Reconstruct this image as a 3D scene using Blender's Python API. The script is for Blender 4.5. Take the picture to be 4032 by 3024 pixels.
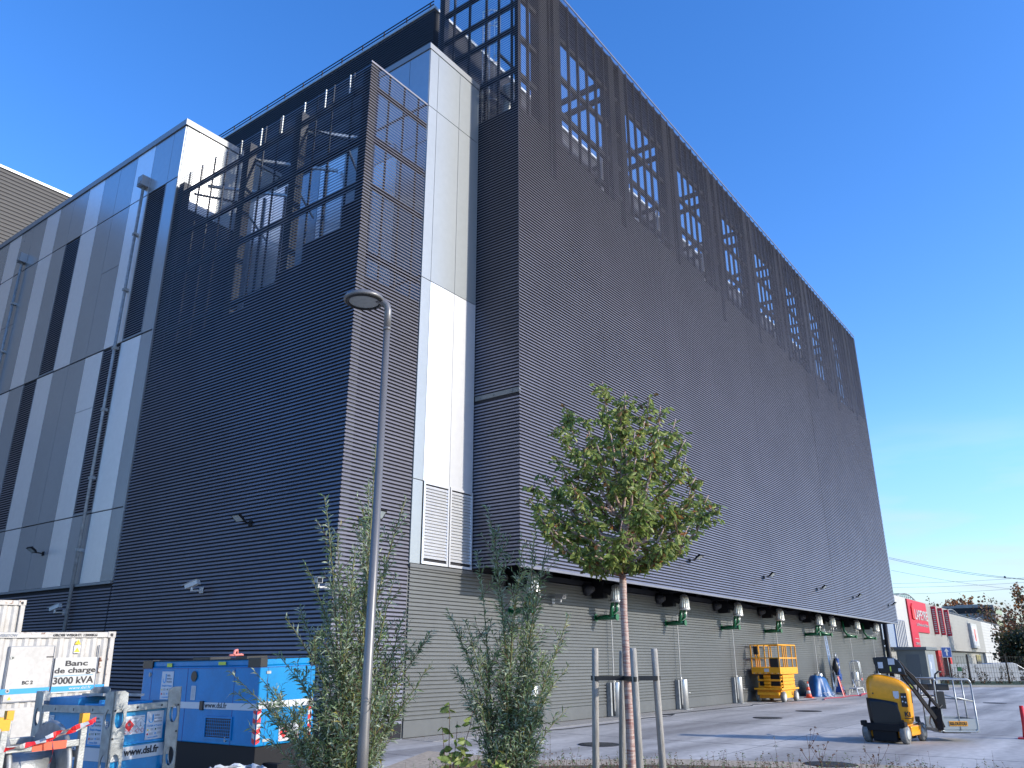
import bpy, math, random
from mathutils import Vector, Matrix
for o in list(bpy.data.objects): bpy.data.objects.remove(o)
S = bpy.context.scene
COL = S.collection
R = math.radians
PI = math.pi

# ------------------------------------------------------------------ camera
cam = bpy.data.cameras.new('camera'); camo = bpy.data.objects.new('camera', cam); COL.objects.link(camo)
HEAD, PITCH, EYE = R(36.567), R(19.28), 1.8
cam.sensor_width = 36; cam.lens = 3110/4032*36
cam.clip_start = 0.1; cam.clip_end = 6000
camo.location = (0, 0, EYE)
camo.rotation_euler = (PI/2+PITCH, 0, HEAD-PI/2)
S.camera = camo
S.render.resolution_x, S.render.resolution_y = 1024, 768

# ------------------------------------------------------------------ sky, sun, exposure
SUN_AZ, SUN_EL = R(-74.5), R(21)
w = bpy.data.worlds.new('World'); S.world = w; w.use_nodes = True
nt = w.node_tree; nt.nodes.clear()
out = nt.nodes.new('ShaderNodeOutputWorld'); bg = nt.nodes.new('ShaderNodeBackground')
sky = nt.nodes.new('ShaderNodeTexSky'); sky.sky_type = 'NISHITA'; sky.sun_disc = False
sky.sun_elevation = SUN_EL; sky.sun_rotation = PI/2-SUN_AZ
sky.air_density = 1.0; sky.dust_density = 0.35; sky.ozone_density = 2.6; sky.altitude = 60
hs = nt.nodes.new('ShaderNodeHueSaturation'); hs.inputs['Saturation'].default_value = 1.30; hs.inputs['Hue'].default_value = .513; hs.inputs['Value'].default_value = .94
tc = nt.nodes.new('ShaderNodeTexCoord')
mp = nt.nodes.new('ShaderNodeMapping'); mp.inputs['Scale'].default_value = (2.2, 2.2, 13)
no = nt.nodes.new('ShaderNodeTexNoise'); no.inputs['Scale'].default_value = 2.3; no.inputs['Detail'].default_value = 5
cr = nt.nodes.new('ShaderNodeValToRGB'); cr.color_ramp.elements[0].position = .43; cr.color_ramp.elements[1].position = .66
sx = nt.nodes.new('ShaderNodeSeparateXYZ')
mr = nt.nodes.new('ShaderNodeMapRange'); mr.inputs[1].default_value = .27; mr.inputs[2].default_value = .03; mr.inputs[3].default_value = 0; mr.inputs[4].default_value = .6
mu = nt.nodes.new('ShaderNodeMath'); mu.operation = 'MULTIPLY'
mx = nt.nodes.new('ShaderNodeMixRGB'); mx.inputs['Color2'].default_value = (2.6, 2.6, 3.5, 1)
L = nt.links.new
dm = nt.nodes.new('ShaderNodeMixRGB'); dm.blend_type = 'MULTIPLY'; dm.inputs['Fac'].default_value = 1
dr_ = nt.nodes.new('ShaderNodeMapRange'); dr_.inputs[1].default_value = -.02; dr_.inputs[2].default_value = .22; dr_.inputs[3].default_value = .5; dr_.inputs[4].default_value = 1
L(sky.outputs[0], hs.inputs['Color']); L(tc.outputs['Generated'], mp.inputs[0]); L(mp.outputs[0], no.inputs['Vector'])
L(no.outputs[0], cr.inputs[0]); L(tc.outputs['Generated'], sx.inputs[0]); L(sx.outputs[2], mr.inputs[0])
L(cr.outputs[0], mu.inputs[0]); L(mr.outputs[0], mu.inputs[1]); L(mu.outputs[0], mx.inputs['Fac'])
L(hs.outputs[0], mx.inputs['Color1']); L(mx.outputs[0], dm.inputs['Color1']); L(sx.outputs[2], dr_.inputs[0]); L(dr_.outputs[0], dm.inputs['Color2']); L(dm.outputs[0], bg.inputs['Color']); L(bg.outputs[0], out.inputs[0])
bg.inputs['Strength'].default_value = 0.15
sl = bpy.data.lights.new('sun', 'SUN'); sl.energy = 2.0; sl.angle = R(0.5); sl.color = (1, .93, .82)
so = bpy.data.objects.new('sun', sl); COL.objects.link(so)
sd = Vector((math.cos(SUN_AZ)*math.cos(SUN_EL), math.sin(SUN_AZ)*math.cos(SUN_EL), math.sin(SUN_EL)))
so.rotation_euler = sd.to_track_quat('Z', 'Y').to_euler()
vs = S.view_settings; vs.view_transform = 'Standard'; vs.look = 'None'; vs.gamma = 1; vs.exposure = 1.35
try: S.cycles.max_bounces = 8; S.cycles.transparent_max_bounces = 8
except Exception: pass

# ------------------------------------------------------------------ helpers
def at(px, py, D):
    """point seen at px,py of the 4032 px photograph, D metres ahead on the ground plan"""
    F = 3110; f = Vector((math.cos(HEAD)*math.cos(PITCH), math.sin(HEAD)*math.cos(PITCH), math.sin(PITCH)))
    r = Vector((math.sin(HEAD), -math.cos(HEAD), 0)); u = r.cross(f)
    d = r*(px-2016)+u*(1512-py)+f*F
    return Vector((0, 0, EYE))+d*(D/(d.x*math.cos(HEAD)+d.y*math.sin(HEAD)))

def mat(name, col, rough=.5, metal=0, var=0.0, scale=3, bump=0, bscale=40, stretch=None, col2=None, spec=.5, trans=0, alpha=1, detail=4, contrast=(.35, .65), fine=.93):
    m = bpy.data.materials.new(name); m.use_nodes = True; n = m.node_tree; b = n.nodes['Principled BSDF']
    b.inputs['Base Color'].default_value = (*col, 1); b.inputs['Roughness'].default_value = rough; b.inputs['Metallic'].default_value = metal
    b.inputs['Specular IOR Level'].default_value = spec
    if trans: b.inputs['Transmission Weight'].default_value = trans
    t = n.nodes.new('ShaderNodeTexCoord'); src = t.outputs['Object']
    if stretch:
        k = n.nodes.new('ShaderNodeMapping'); k.inputs['Scale'].default_value = stretch[:3]
        if len(stretch) > 3: k.inputs['Rotation'].default_value = (0, 0, stretch[3])
        n.links.new(src, k.inputs[0]); src = k.outputs[0]
    if var or col2:
        z = n.nodes.new('ShaderNodeTexNoise'); z.inputs['Scale'].default_value = scale; z.inputs['Detail'].default_value = detail
        n.links.new(src, z.inputs['Vector'])
        c = n.nodes.new('ShaderNodeValToRGB'); c.color_ramp.elements[0].position, c.color_ramp.elements[1].position = contrast
        c2 = col2 or tuple(x*(1-var) for x in col); c1 = col if col2 else tuple(min(1, x*(1+var)) for x in col)
        c.color_ramp.elements[0].color = (*c2, 1); c.color_ramp.elements[1].color = (*c1, 1)
        n.links.new(z.outputs[0], c.inputs[0])
        z3 = n.nodes.new('ShaderNodeTexNoise'); z3.inputs['Scale'].default_value = scale*7+2; z3.inputs['Detail'].default_value = 6
        n.links.new(t.outputs['Object'], z3.inputs['Vector'])
        r3 = n.nodes.new('ShaderNodeMapRange'); r3.inputs[1].default_value = .3; r3.inputs[2].default_value = .7; r3.inputs[3].default_value = fine; r3.inputs[4].default_value = 1.04
        mm_ = n.nodes.new('ShaderNodeMixRGB'); mm_.blend_type = 'MULTIPLY'; mm_.inputs['Fac'].default_value = 1
        n.links.new(z3.outputs[0], r3.inputs[0]); n.links.new(c.outputs[0], mm_.inputs['Color1']); n.links.new(r3.outputs[0], mm_.inputs['Color2']); n.links.new(mm_.outputs[0], b.inputs['Base Color'])
    if bump:
        z2 = n.nodes.new('ShaderNodeTexNoise'); z2.inputs['Scale'].default_value = bscale; z2.inputs['Detail'].default_value = 3
        bb = n.nodes.new('ShaderNodeBump'); bb.inputs['Strength'].default_value = bump; bb.inputs['Distance'].default_value = .02
        n.links.new(src, z2.inputs['Vector']); n.links.new(z2.outputs[0], bb.inputs['Height']); n.links.new(bb.outputs[0], b.inputs['Normal'])
    return m

M = dict(
 slat=mat('anodised slat', (.215, .205, .225), .40, .5, .08, .5),
 clad=mat('corrugated cladding', (.115, .12, .12), .5, .2, .08, .35),
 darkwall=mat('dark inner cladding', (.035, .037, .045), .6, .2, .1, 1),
 backing=mat('black membrane', (.012, .012, .016), .9),  # stands in for shade inside the screens; also backs wing louvres and recess
 steel=mat('dark painted steel', (.014, .015, .019), .5, .2),
 lsteel=mat('pale galvanised frame', (.5, .52, .5), .45, .6, .1, 3),
 pwhite=mat('white composite panel', (.86, .86, .86), .3, .62, .015, .4, fine=.985),
 pgrey=mat('grey composite panel', (.42, .46, .49), .24, .62, .03, .4, fine=.985),
 plight=mat('silver grey composite panel', (.34, .36, .365), .32, .4, .02, .4, fine=.985),
 joint=mat('dark joint', (.02, .02, .025), .8),
 coping=mat('grey metal coping', (.28, .29, .30), .4, .4),
 galv=mat('galvanised steel', (.33, .34, .335), .48, .55, .18, 9, .15, 60),
 galvd=mat('dull galvanised steel', (.30, .31, .31), .55, .4, .18, 9, .1, 60),
 stain=mat('stainless steel', (.68, .67, .63), .34, .55, .05, 5),
 rail=mat('grey tube', (.36, .38, .38), .4, .5),
 green=mat('green enamel', (.008, .11, .042), .25, 0, .1, 4, spec=.6),
 black=mat('black plastic', (.012, .012, .014), .38),
 blackm=mat('matt black steel', (.010, .010, .012), .65, spec=.25),
 rubber=mat('grey rubber tyre', (.16, .16, .155), .8, 0, .25, 12),
 orange=mat('orange yellow paint', (.78, .32, .008), .28, 0, .04, 2, spec=.6),
 orange2=mat('scissor lift yellow', (.80, .34, .01), .4, 0, .08, 6),
 white=mat('white paint', (.47, .47, .46), .4, 0, .04, 3),
 cwhite=mat('off white container paint', (.42, .40, .375), .45, 0, 0, 1.2, .05, 8, col2=(.51, .49, .465), fine=.86),
 rust=mat('rusty paint', (.62, .56, .5), .7, 0, 0, 9, 0, 8, col2=(.13, .045, .02), contrast=(.38, .5)),
 blue=mat('enclosure blue paint', (.003, .21, .47), .36, 0, .08, 3, spec=.3),
 blue2=mat('tank blue paint', (.008, .24, .50), .35, 0, .06, 3, spec=.6),
 bstripe=mat('blue stripe', (.01, .27, .62), .4),
 wstripe=mat('white stripe', (.56, .57, .58), .4),
 red=mat('red paint', (.62, .02, .025), .45),
 cred=mat('sign red', (.52, .012, .04), .5),
 ored=mat('orange red plastic', (.75, .10, .04), .5),
 yellow=mat('warning yellow', (.75, .55, .02), .5),
 ytag=mat('yellow green tag', (.55, .62, .06), .5),
 ink=mat('black ink', (.02, .02, .025), .6),
 grink=mat('grey ink', (.22, .24, .28), .6),
 blink=mat('blue ink', (.03, .30, .62), .6),
 paper=mat('sticker white', (.56, .57, .60), .5, 0, .03, 9),
 lens=mat('pale lens', (.34, .38, .38), .22, 0, .08, 14),
 pole=mat('grey lamp pole', (.17, .165, .165), .38, .3),
 wood=mat('weathered wood stake', (.33, .31, .28), .8, 0, .22, 8, .35, 30, (6, 6, .6)),
 bark=mat('cherry bark', (.25, .085, .065), .42, 0, 0, 5, .4, 20, (1.2, 1.2, 11), (.44, .33, .28), contrast=(.45, .68)),
 bark2=mat('willow stem', (.15, .14, .05), .6, 0, .25, 7),
 twig=mat('dark twig', (.11, .055, .04), .7, 0, .2, 9),
 concrete=mat('pale concrete slab', (.60, .57, .53), .66, 0, 0, .5, .12, 30, (.16, 1.5, 1, R(-20)), (.30, .28, .26), contrast=(.36, .64), detail=9, fine=.78),
 gravel=mat('crushed gravel', (.34, .32, .29), .9, 0, .35, 45, .6, 120),
 asphalt=mat('asphalt', (.07, .072, .08), .85, 0, .25, 2, .3, 90),
 soil=mat('planting bed soil', (.11, .075, .045), .95, 0, .4, 14, .8, 40),
 sand=mat('sandy strip', (.42, .34, .25), .9, 0, .2, 12, .3, 60),
 iron=mat('cast iron cover', (.035, .037, .042), .6, .4, .25, 14, .5, 60),
 storeg=mat('beige store cladding', (.34, .33, .30), .5, 0, 0, .12, 0, 8, (1, 1, .15), (.29, .28, .26)),
 storew=mat('white store cladding', (.48, .475, .455), .5, 0, .03, .3),
 bluegrey=mat('blue grey cladding', (.25, .30, .38), .5, 0, .04, .4),
 fargrey=mat('far louvre grey', (.075, .07, .066), .7),
 kiosk=mat('grey green kiosk wall', (.19, .20, .185), .6, 0, .05, 2),
 kdoor=mat('kiosk door grey', (.13, .145, .15), .5),
 glass=mat('dark glass', (.02, .025, .03), .08, 0, spec=.8),
 grass=mat('rough grass', (.035, .065, .02), .9, 0, .4, 20, .8, 60),
 tarp=mat('blue tarpaulin', (.012, .085, .24), .42, 0, .12, 5, .1, 20),
 hose=mat('red hose', (.42, .03, .05), .5),
 cable=mat('black cable', (.02, .02, .022), .6),
 sgrey=mat('silver alloy', (.55, .56, .56), .35, .7),
 bluel=mat('deep blue paint', (.01, .055, .24), .4),
 pink=mat('salmon strap', (.75, .22, .18), .7),
 plastic=mat('clear plastic bag', (.55, .58, .62), .25, 0, .2, 9, .4, 20),
 block=mat('office concrete', (.33, .31, .28), .8, 0, .1, .5),
 wire=mat('power line', (.10, .12, .15), .6),
)
def leafmat(name, c, tr=.35):
    m = bpy.data.materials.new(name); m.use_nodes = True; n = m.node_tree; b = n.nodes['Principled BSDF']
    b.inputs['Roughness'].default_value = .45
    o = n.nodes['Material Output']
    t = n.nodes.new('ShaderNodeTexCoord'); z = n.nodes.new('ShaderNodeTexNoise'); z.inputs['Scale'].default_value = 23
    c_ = n.nodes.new('ShaderNodeValToRGB'); c_.color_ramp.elements[0].position = .35; c_.color_ramp.elements[1].position = .65
    c_.color_ramp.elements[0].color = (*[x*.7 for x in c], 1); c_.color_ramp.elements[1].color = (*[min(1, x*1.3) for x in c], 1)
    n.links.new(t.outputs['Object'], z.inputs['Vector']); n.links.new(z.outputs[0], c_.inputs[0]); n.links.new(c_.outputs[0], b.inputs['Base Color'])
    tl = n.nodes.new('ShaderNodeBsdfTranslucent'); n.links.new(c_.outputs[0], tl.inputs['Color'])
    mi = n.nodes.new('ShaderNodeMixShader'); mi.inputs[0].default_value = tr
    n.links.new(b.outputs[0], mi.inputs[1]); n.links.new(tl.outputs[0], mi.inputs[2]); n.links.new(mi.outputs[0], o.inputs[0])
    return m
LF = [leafmat('leaf green', (.26, .33, .085), .5), leafmat('leaf deep green', (.17, .24, .07), .5), leafmat('leaf yellow green', (.36, .40, .12), .45),
      leafmat('leaf bronze', (.20, .12, .045)), leafmat('leaf orange', (.50, .20, .07))]
LW = [leafmat('willow leaf', (.25, .34, .15), .45), leafmat('willow leaf pale', (.40, .46, .32), .4), leafmat('willow leaf dark', (.15, .22, .10), .45), leafmat('willow leaf yellow', (.30, .26, .05))]
LA = [leafmat('autumn leaf orange', (.40, .15, .04)), leafmat('autumn leaf brown', (.20, .10, .05)), leafmat('autumn leaf olive', (.10, .09, .03)), leafmat('far leaf green', (.03, .05, .018))]

class MB:
    def __init__(s): s.v = []; s.f = []; s.m = []; s.sm = []
    def add(s, vs, fs, mi=0, sm=False):
        k = len(s.v); s.v += [tuple(v) for v in vs]
        for f in fs: s.f.append(tuple(i+k for i in f)); s.m.append(mi); s.sm.append(sm)
    def box(s, x0, x1, y0, y1, z0, z1, mi=0):
        if x0 > x1: x0, x1 = x1, x0
        if y0 > y1: y0, y1 = y1, y0
        if z0 > z1: z0, z1 = z1, z0
        s.add([(x0, y0, z0), (x1, y0, z0), (x1, y1, z0), (x0, y1, z0), (x0, y0, z1), (x1, y0, z1), (x1, y1, z1), (x0, y1, z1)],
              [(0, 3, 2, 1), (4, 5, 6, 7), (0, 1, 5, 4), (1, 2, 6, 5), (2, 3, 7, 6), (3, 0, 4, 7)], mi)
    def tbox(s, mx_, sx_, sy, sz, mi=0):
        a, b, c = sx_/2, sy/2, sz/2
        P = [mx_ @ Vector(p) for p in [(-a, -b, -c), (a, -b, -c), (a, b, -c), (-a, b, -c), (-a, -b, c), (a, -b, c), (a, b, c), (-a, b, c)]]
        s.add(P, [(0, 3, 2, 1), (4, 5, 6, 7), (0, 1, 5, 4), (1, 2, 6, 5), (2, 3, 7, 6), (3, 0, 4, 7)], mi)
    def bar(s, p, q, w_, h, mi=0, up=(0, 0, 1)):
        p = Vector(p); q = Vector(q); d = q-p; L_ = d.length
        if L_ < 1e-6: return
        d.normalize(); u = Vector(up)
        if abs(d.dot(u)) > .98: u = Vector((0, 1, 0))
        a = d.cross(u).normalized(); b = a.cross(d).normalized()
        mm = Matrix((( a.x, d.x, b.x, (p.x+q.x)/2), (a.y, d.y, b.y, (p.y+q.y)/2), (a.z, d.z, b.z, (p.z+q.z)/2), (0, 0, 0, 1)))
        s.tbox(mm, w_, L_, h, mi)
    def cyl(s, p, q, r, r2=None, n=12, mi=0, caps=True):
        r2 = r if r2 is None else r2
        s.tube([p, q], [r, r2], n, mi, caps)
    def tube(s, pts, r, n=8, mi=0, caps=True):
        pts = [Vector(p) for p in pts]; rs = r if isinstance(r, (list, tuple)) else [r]*len(pts)
        k = len(s.v); prev = None
        for i, p in enumerate(pts):
            d = (pts[min(i+1, len(pts)-1)]-pts[max(i-1, 0)]).normalized()
            if prev is None:
                u = Vector((0, 0, 1)) if abs(d.z) < .9 else Vector((1, 0, 0)); a = d.cross(u).normalized()
            else:
                a = prev-d*prev.dot(d)
                a = a.normalized() if a.length > 1e-5 else d.orthogonal().normalized()
            prev = a; b = d.cross(a)
            for j in range(n):
                t = 2*PI*j/n; s.v.append(tuple(p+(a*math.cos(t)+b*math.sin(t))*rs[i]))
        for i in range(len(pts)-1):
            for j in range(n):
                a0 = k+i*n+j; a1 = k+i*n+(j+1) % n
                s.f.append((a0, a1, a1+n, a0+n)); s.m.append(mi); s.sm.append(True)
        if caps:
            s.f.append(tuple(k+j for j in range(n))[::-1]); s.m.append(mi); s.sm.append(False)
            e = k+(len(pts)-1)*n; s.f.append(tuple(e+j for j in range(n))); s.m.append(mi); s.sm.append(False)
    def lathe(s, prof, c=(0, 0, 0), n=24, mi=0, axis='z', flute=0):
        k = len(s.v); cx_, cy_, cz = c
        for (r, z) in prof:
            for j in range(n):
                t = 2*PI*j/n; rr = r*(1-flute*(j % 2))
                a, b = rr*math.cos(t), rr*math.sin(t)
                s.v.append((cx_+a, cy_+b, cz+z) if axis == 'z' else (cx_+a, cy_+z, cz+b) if axis == 'y' else (cx_+z, cy_+a, cz+b))
        for i in range(len(prof)-1):
            for j in range(n):
                a0 = k+i*n+j; a1 = k+i*n+(j+1) % n
                s.f.append((a0, a1, a1+n, a0+n)); s.m.append(mi); s.sm.append(flute == 0)
        s.f.append(tuple(k+j for j in range(n))[::-1]); s.m.append(mi); s.sm.append(False)
        e = k+(len(prof)-1)*n; s.f.append(tuple(e+j for j in range(n))); s.m.append(mi); s.sm.append(False)
    def prism(s, poly, d0, d1, plane='xz', mi=0):
        """poly in the named plane, extruded along the third axis from d0 to d1"""
        def P(a, b, d): return (a, d, b) if plane == 'xz' else (a, b, d) if plane == 'xy' else (d, a, b)
        n = len(poly)
        s.add([P(a, b, d0) for a, b in poly]+[P(a, b, d1) for a, b in poly],
              [tuple(range(n))[::-1], tuple(range(n, 2*n))]+[(i, (i+1) % n, n+(i+1) % n, n+i) for i in range(n)], mi)
    def build(s, name, mats, parent=None, bevel=0):
        me = bpy.data.meshes.new(name); me.from_pydata(s.v, [], s.f)
        for m_ in (mats if isinstance(mats, (list, tuple)) else [mats]): me.materials.append(M[m_] if isinstance(m_, str) else m_)
        me.polygons.foreach_set('material_index', s.m); me.polygons.foreach_set('use_smooth', s.sm); me.update()
        o = bpy.data.objects.new(name, me); COL.objects.link(o); o.parent = parent
        if bevel:
            b = o.modifiers.new('bevel', 'BEVEL'); b.width = bevel; b.segments = 2; b.limit_method = 'ANGLE'; b.angle_limit = R(40)
        return o

def tag(o, label=None, cat=None, group=None, kind=None):
    if label: o['label'] = label
    if cat: o['category'] = cat
    if group: o['group'] = group
    if kind: o['kind'] = kind
    return o
def thing(name, label, cat, loc=(0, 0, 0), rz=0, group=None, rot=None):
    o = bpy.data.objects.new(name, None); COL.objects.link(o); o.location = loc; o.rotation_euler = rot or (0, 0, rz)
    o.empty_display_size = .2
    return tag(o, label, cat, group)
KIDS = {}
def dup(root, loc=None, rz=None, label=None):
    r = root.copy(); COL.objects.link(r)
    if loc is not None: r.location = loc
    if rz is not None: r.rotation_euler = (0, 0, rz)
    if label: r['label'] = label
    for ch in [c for c in bpy.data.objects if c.parent == root]:
        c = ch.copy(); COL.objects.link(c); c.parent = r
        for g in [g for g in bpy.data.objects if g.parent == ch]:
            d = g.copy(); COL.objects.link(d); d.parent = c
    return r
def text(body, size, loc, ux, uz, m_, parent, name='lettering', depth=.002, width=None, align='LEFT', bold=0, shear=0, space=1):
    cu = bpy.data.curves.new(name, 'FONT'); cu.body = body; cu.size = size; cu.extrude = depth; cu.align_x = align; cu.offset = bold; cu.shear = shear; cu.space_character = space
    cu.resolution_u = 3
    t = bpy.data.objects.new(name, cu); COL.objects.link(t)
    bpy.context.view_layer.update()
    me = bpy.data.meshes.new_from_object(t.evaluated_get(bpy.context.evaluated_depsgraph_get()))
    bpy.data.objects.remove(t); bpy.data.curves.remove(cu)
    if width:
        xs = [v.co.x for v in me.vertices]
        k = width/(max(xs)-min(xs)); x0 = min(xs)
        for v in me.vertices: v.co.x = (v.co.x-(x0 if align == 'LEFT' else 0))*k
    ux = Vector(ux).normalized(); uz = Vector(uz).normalized(); un = ux.cross(uz)
    mm = Matrix(((ux.x, uz.x, un.x, loc[0]), (ux.y, uz.y, un.y, loc[1]), (ux.z, uz.z, un.z, loc[2]), (0, 0, 0, 1)))
    me.transform(mm); me.materials.clear(); me.materials.append(M[m_])
    o = bpy.data.objects.new(name, me); COL.objects.link(o); o.parent = parent
    return o
XF = (1, 0, 0); ZU = (0, 0, 1); YL = (0, -1, 0)     # lettering directions: XF on faces looking to -Y, YL on faces looking to -X

# ------------------------------------------------------------------ ground
g = MB(); g.add([(-1500, -1500, -.02), (3000, -1500, -.02), (3000, 3000, -.02), (-1500, 3000, -.02)], [(0, 1, 2, 3)])
tag(g.build('ground', 'asphalt'), kind='structure')
latv = Vector((math.sin(HEAD), -math.cos(HEAD), 0)); fwv = Vector((math.cos(HEAD), math.sin(HEAD), 0))
def LD(lat, D, z=0): return latv*lat+fwv*D+Vector((0, 0, z))
g = MB(); g.add([(-40, 30, 0), (-40, -60, 0), LD(70, -10), LD(60, 57), (66, 14.6, 0), (66, 30, 0)], [(0, 1, 2, 3, 4, 5)])
tag(g.build('concrete_yard', 'concrete'), kind='structure')
g = MB()
for k in range(-2, 12): g.box(k*6.1+.5, k*6.1+.515, -30, 13.4, -.01, .0025)
for k in range(-4, 3): g.box(-20, 66, k*5.8+1.2, k*5.8+1.215, -.01, .002)
tag(g.build('slab_joint', 'asphalt'), kind='structure')
g = MB(); g.box(15.1, 63, 13.5, 14.5, .0, .006)
tag(g.build('gravel_edge', 'gravel'), kind='structure')
g = MB(); bp = [(3.2, 9.6), (6.6, 9.8), (9, 10.0), (13.5, 12.2), (13.6, 9.4), (15.2, 7.6), (16.6, 4.4), (17, 2.2), (17.2, -6), (5, -6), (1.2, 3)]
g.prism([(x, y) for x, y in bp], -.01, .012, 'xy'); tag(g.build('sandy_strip', 'sand'), kind='structure')
g = MB(); bp = [(4, 9.0), (6.2, 9.2), (8.6, 8.6), (12.4, 10.4), (12.6, 8.9), (14.2, 7), (15.4, 4.1), (15.8, 2), (16, -5), (6, -5), (2, 3)]
g.prism([(x, y) for x, y in bp], 0, .04, 'xy'); tag(g.build('planting_bed', 'soil'), kind='structure')
# far verge and kerb
g = MB(); P = [LD(8, 60), LD(75, 60), LD(75, 60.35), LD(8, 60.35)]
g.add([(p.x, p.y, 0) for p in P]+[(p.x, p.y, .14) for p in P], [(0, 1, 5, 4), (1, 2, 6, 5), (2, 3, 7, 6), (3, 0, 4, 7), (4, 5, 6, 7)])
tag(g.build('kerb', 'block'), kind='structure')
g = MB(); P = [LD(8, 60.35), LD(75, 60.35), LD(75, 72), LD(8, 72)]
g.add([(p.x, p.y, 0) for p in P]+[(p.x, p.y, .12) for p in P], [(0, 1, 5, 4), (1, 2, 6, 5), (2, 3, 7, 6), (3, 0, 4, 7), (4, 5, 6, 7)])
tag(g.build('grass_verge', 'grass'), kind='structure')

# ------------------------------------------------------------------ the louvred building
YB, XB, XC, Y1 = 14.55, 12.68, 17.66, 12.82
XE = 63.3
B = thing('data_centre_building', 'huge dark grey louvred building with a silver panel tower and striped panel wing', 'building', (XC, YB, 0))
Bo = Vector((XC, YB, 0))
def bb(mb, name, mats, parent=None, bevel=0):
    p = parent or B
    mb.v = [(x-XC, y-YB, z) for x, y, z in mb.v]
    return mb.build(name, mats, p, bevel)
PT = .1
TILT = .40
def slats_y(mb, x0, x1, y, z0, z1, h=.056, d=.004, p=PT, mi=0, tilt=None, bay=0, rnd=random.Random(5)):
    """louvre blades leaning back at the top; bay: butt joints every so many metres"""
    tl = TILT if tilt is None else tilt
    n = int(round((z1-z0)/p)); e = [x0]
    while bay and e[-1]+bay < x1-1: e.append(e[-1]+bay)
    e.append(x1); off = [rnd.uniform(-.003, .003) if bay else 0 for _ in e]
    for k in range(len(e)-1):
        a, b = e[k]+(.012 if k else 0), e[k+1]; o_ = off[k]
        for i in range(n):
            z = z0+i*p; q = h*tl
            mb.add([(a, y+o_, z), (b, y+o_, z), (b, y+d+o_, z), (a, y+d+o_, z), (a, y+q+o_, z+h), (b, y+q+o_, z+h), (b, y+d+q+o_, z+h), (a, y+d+q+o_, z+h)],
                   [(0, 3, 2, 1), (4, 5, 6, 7), (0, 1, 5, 4), (1, 2, 6, 5), (2, 3, 7, 6), (3, 0, 4, 7)], mi)
def slats_x(mb, x, y0, y1, z0, z1, h=.056, d=.004, p=PT, mi=0, tilt=None):
    tl = TILT if tilt is None else tilt
    n = int(round((z1-z0)/p)); q = h*tl
    for i in range(n):
        z = z0+i*p
        mb.add([(x, y0, z), (x+d, y0, z), (x+d, y1, z), (x, y1, z), (x+q, y0, z+h), (x+d+q, y0, z+h), (x+d+q, y1, z+h), (x+q, y1, z+h)],
               [(0, 3, 2, 1), (4, 5, 6, 7), (0, 1, 5, 4), (1, 2, 6, 5), (2, 3, 7, 6), (3, 0, 4, 7)], mi)
# main screen
m = MB(); slats_y(m, XC+.0, XE, Y1, 4.25, 26.25, bay=5.07); m.box(XC, XE, Y1-.002, Y1+.03, 26.25, 26.31); m.box(XC, XE, Y1-.004, Y1+.05, 4.19, 4.25)
bb(m, 'main_slat_screen', 'slat')
m = MB(); slats_x(m, XC-.004, Y1+.012, 16.6, 4.25, 9.2); slats_x(m, XC-.004, Y1+.012, 16.6, 9.4, 26.2); m.box(XC-.006, XC+.03, Y1+.012, 16.6, 26.2, 26.29)
bb(m, 'return_slat_screen', 'slat')
m = MB(); m.box(XC, XC+.08, Y1+.02, YB-.05, 9.22, 9.36)
for y in (13.1, 13.8, 14.3): m.cyl((XC-.02, y, 9.29), (XC+.03, y, 9.29), .035, n=8)
bb(m, 'return_screen_rail', 'kdoor')
# screen supports
m = MB()
nb = 9; per = 5.07
for k in range(nb):
    a = 19.3+per*k
    m.box(a-.22, a+.22, Y1+.045, Y1+.5, 4.3, 26.1); m.box(a+.68, a+1.08, Y1+.045, Y1+.45, 4.3, 26.1)
m.box(XE-.4, XE-.05, Y1+.045, Y1+.5, 4.3, 26.1); m.box(XC+.04, XC+.2, Y1+.045, Y1+.2, 4.3, 26.2)
bb(m, 'screen_column', 'steel')
m = MB(); x = XC+.68
while x < XE-.5:
    m.box(x-.035, x+.035, Y1+.042, Y1+.15, 17.3, 26.2); x += .676
for z in (20.9, 22.55, 24.35, 19.5): m.box(XC+.05, XE-.05, Y1+.16, Y1+.3, z-.09, z+.09)
for z in (22.0, 20.45): m.box(XC+.05, XE-.05, Y1+.9, Y1+.98, z-.04, z+.04)
for k in range(8):
    a = 24.1+per*k
    for z in (24.7, 23.95): m.box(a-.08, a+.08, Y1+.3, 16.85, z-.1, z+.1)
for z in (21.0, 22.8, 23.9, 25.2): m.box(XC+.1, XC+.22, Y1+.15, 16.55, z-.08, z+.08)
for y in (13.16, 13.74, 14.31, 15.1, 15.85): m.box(XC+.035, XC+.11, y-.035, y+.035, 17, 26.2)
m.box(XC+.05, XC+.3, 16.35, 16.6, 17, 26.2)
bb(m, 'screen_frame', 'steel')
# horizontal louvre over the top of the gallery
m = MB(); y = Y1+.06
while y < Y1+1.25: m.box(XC+.1, XE-.1, y, y+.05, 26.02, 26.1); y += .085
bb(m, 'top_grating', 'steel')
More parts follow.
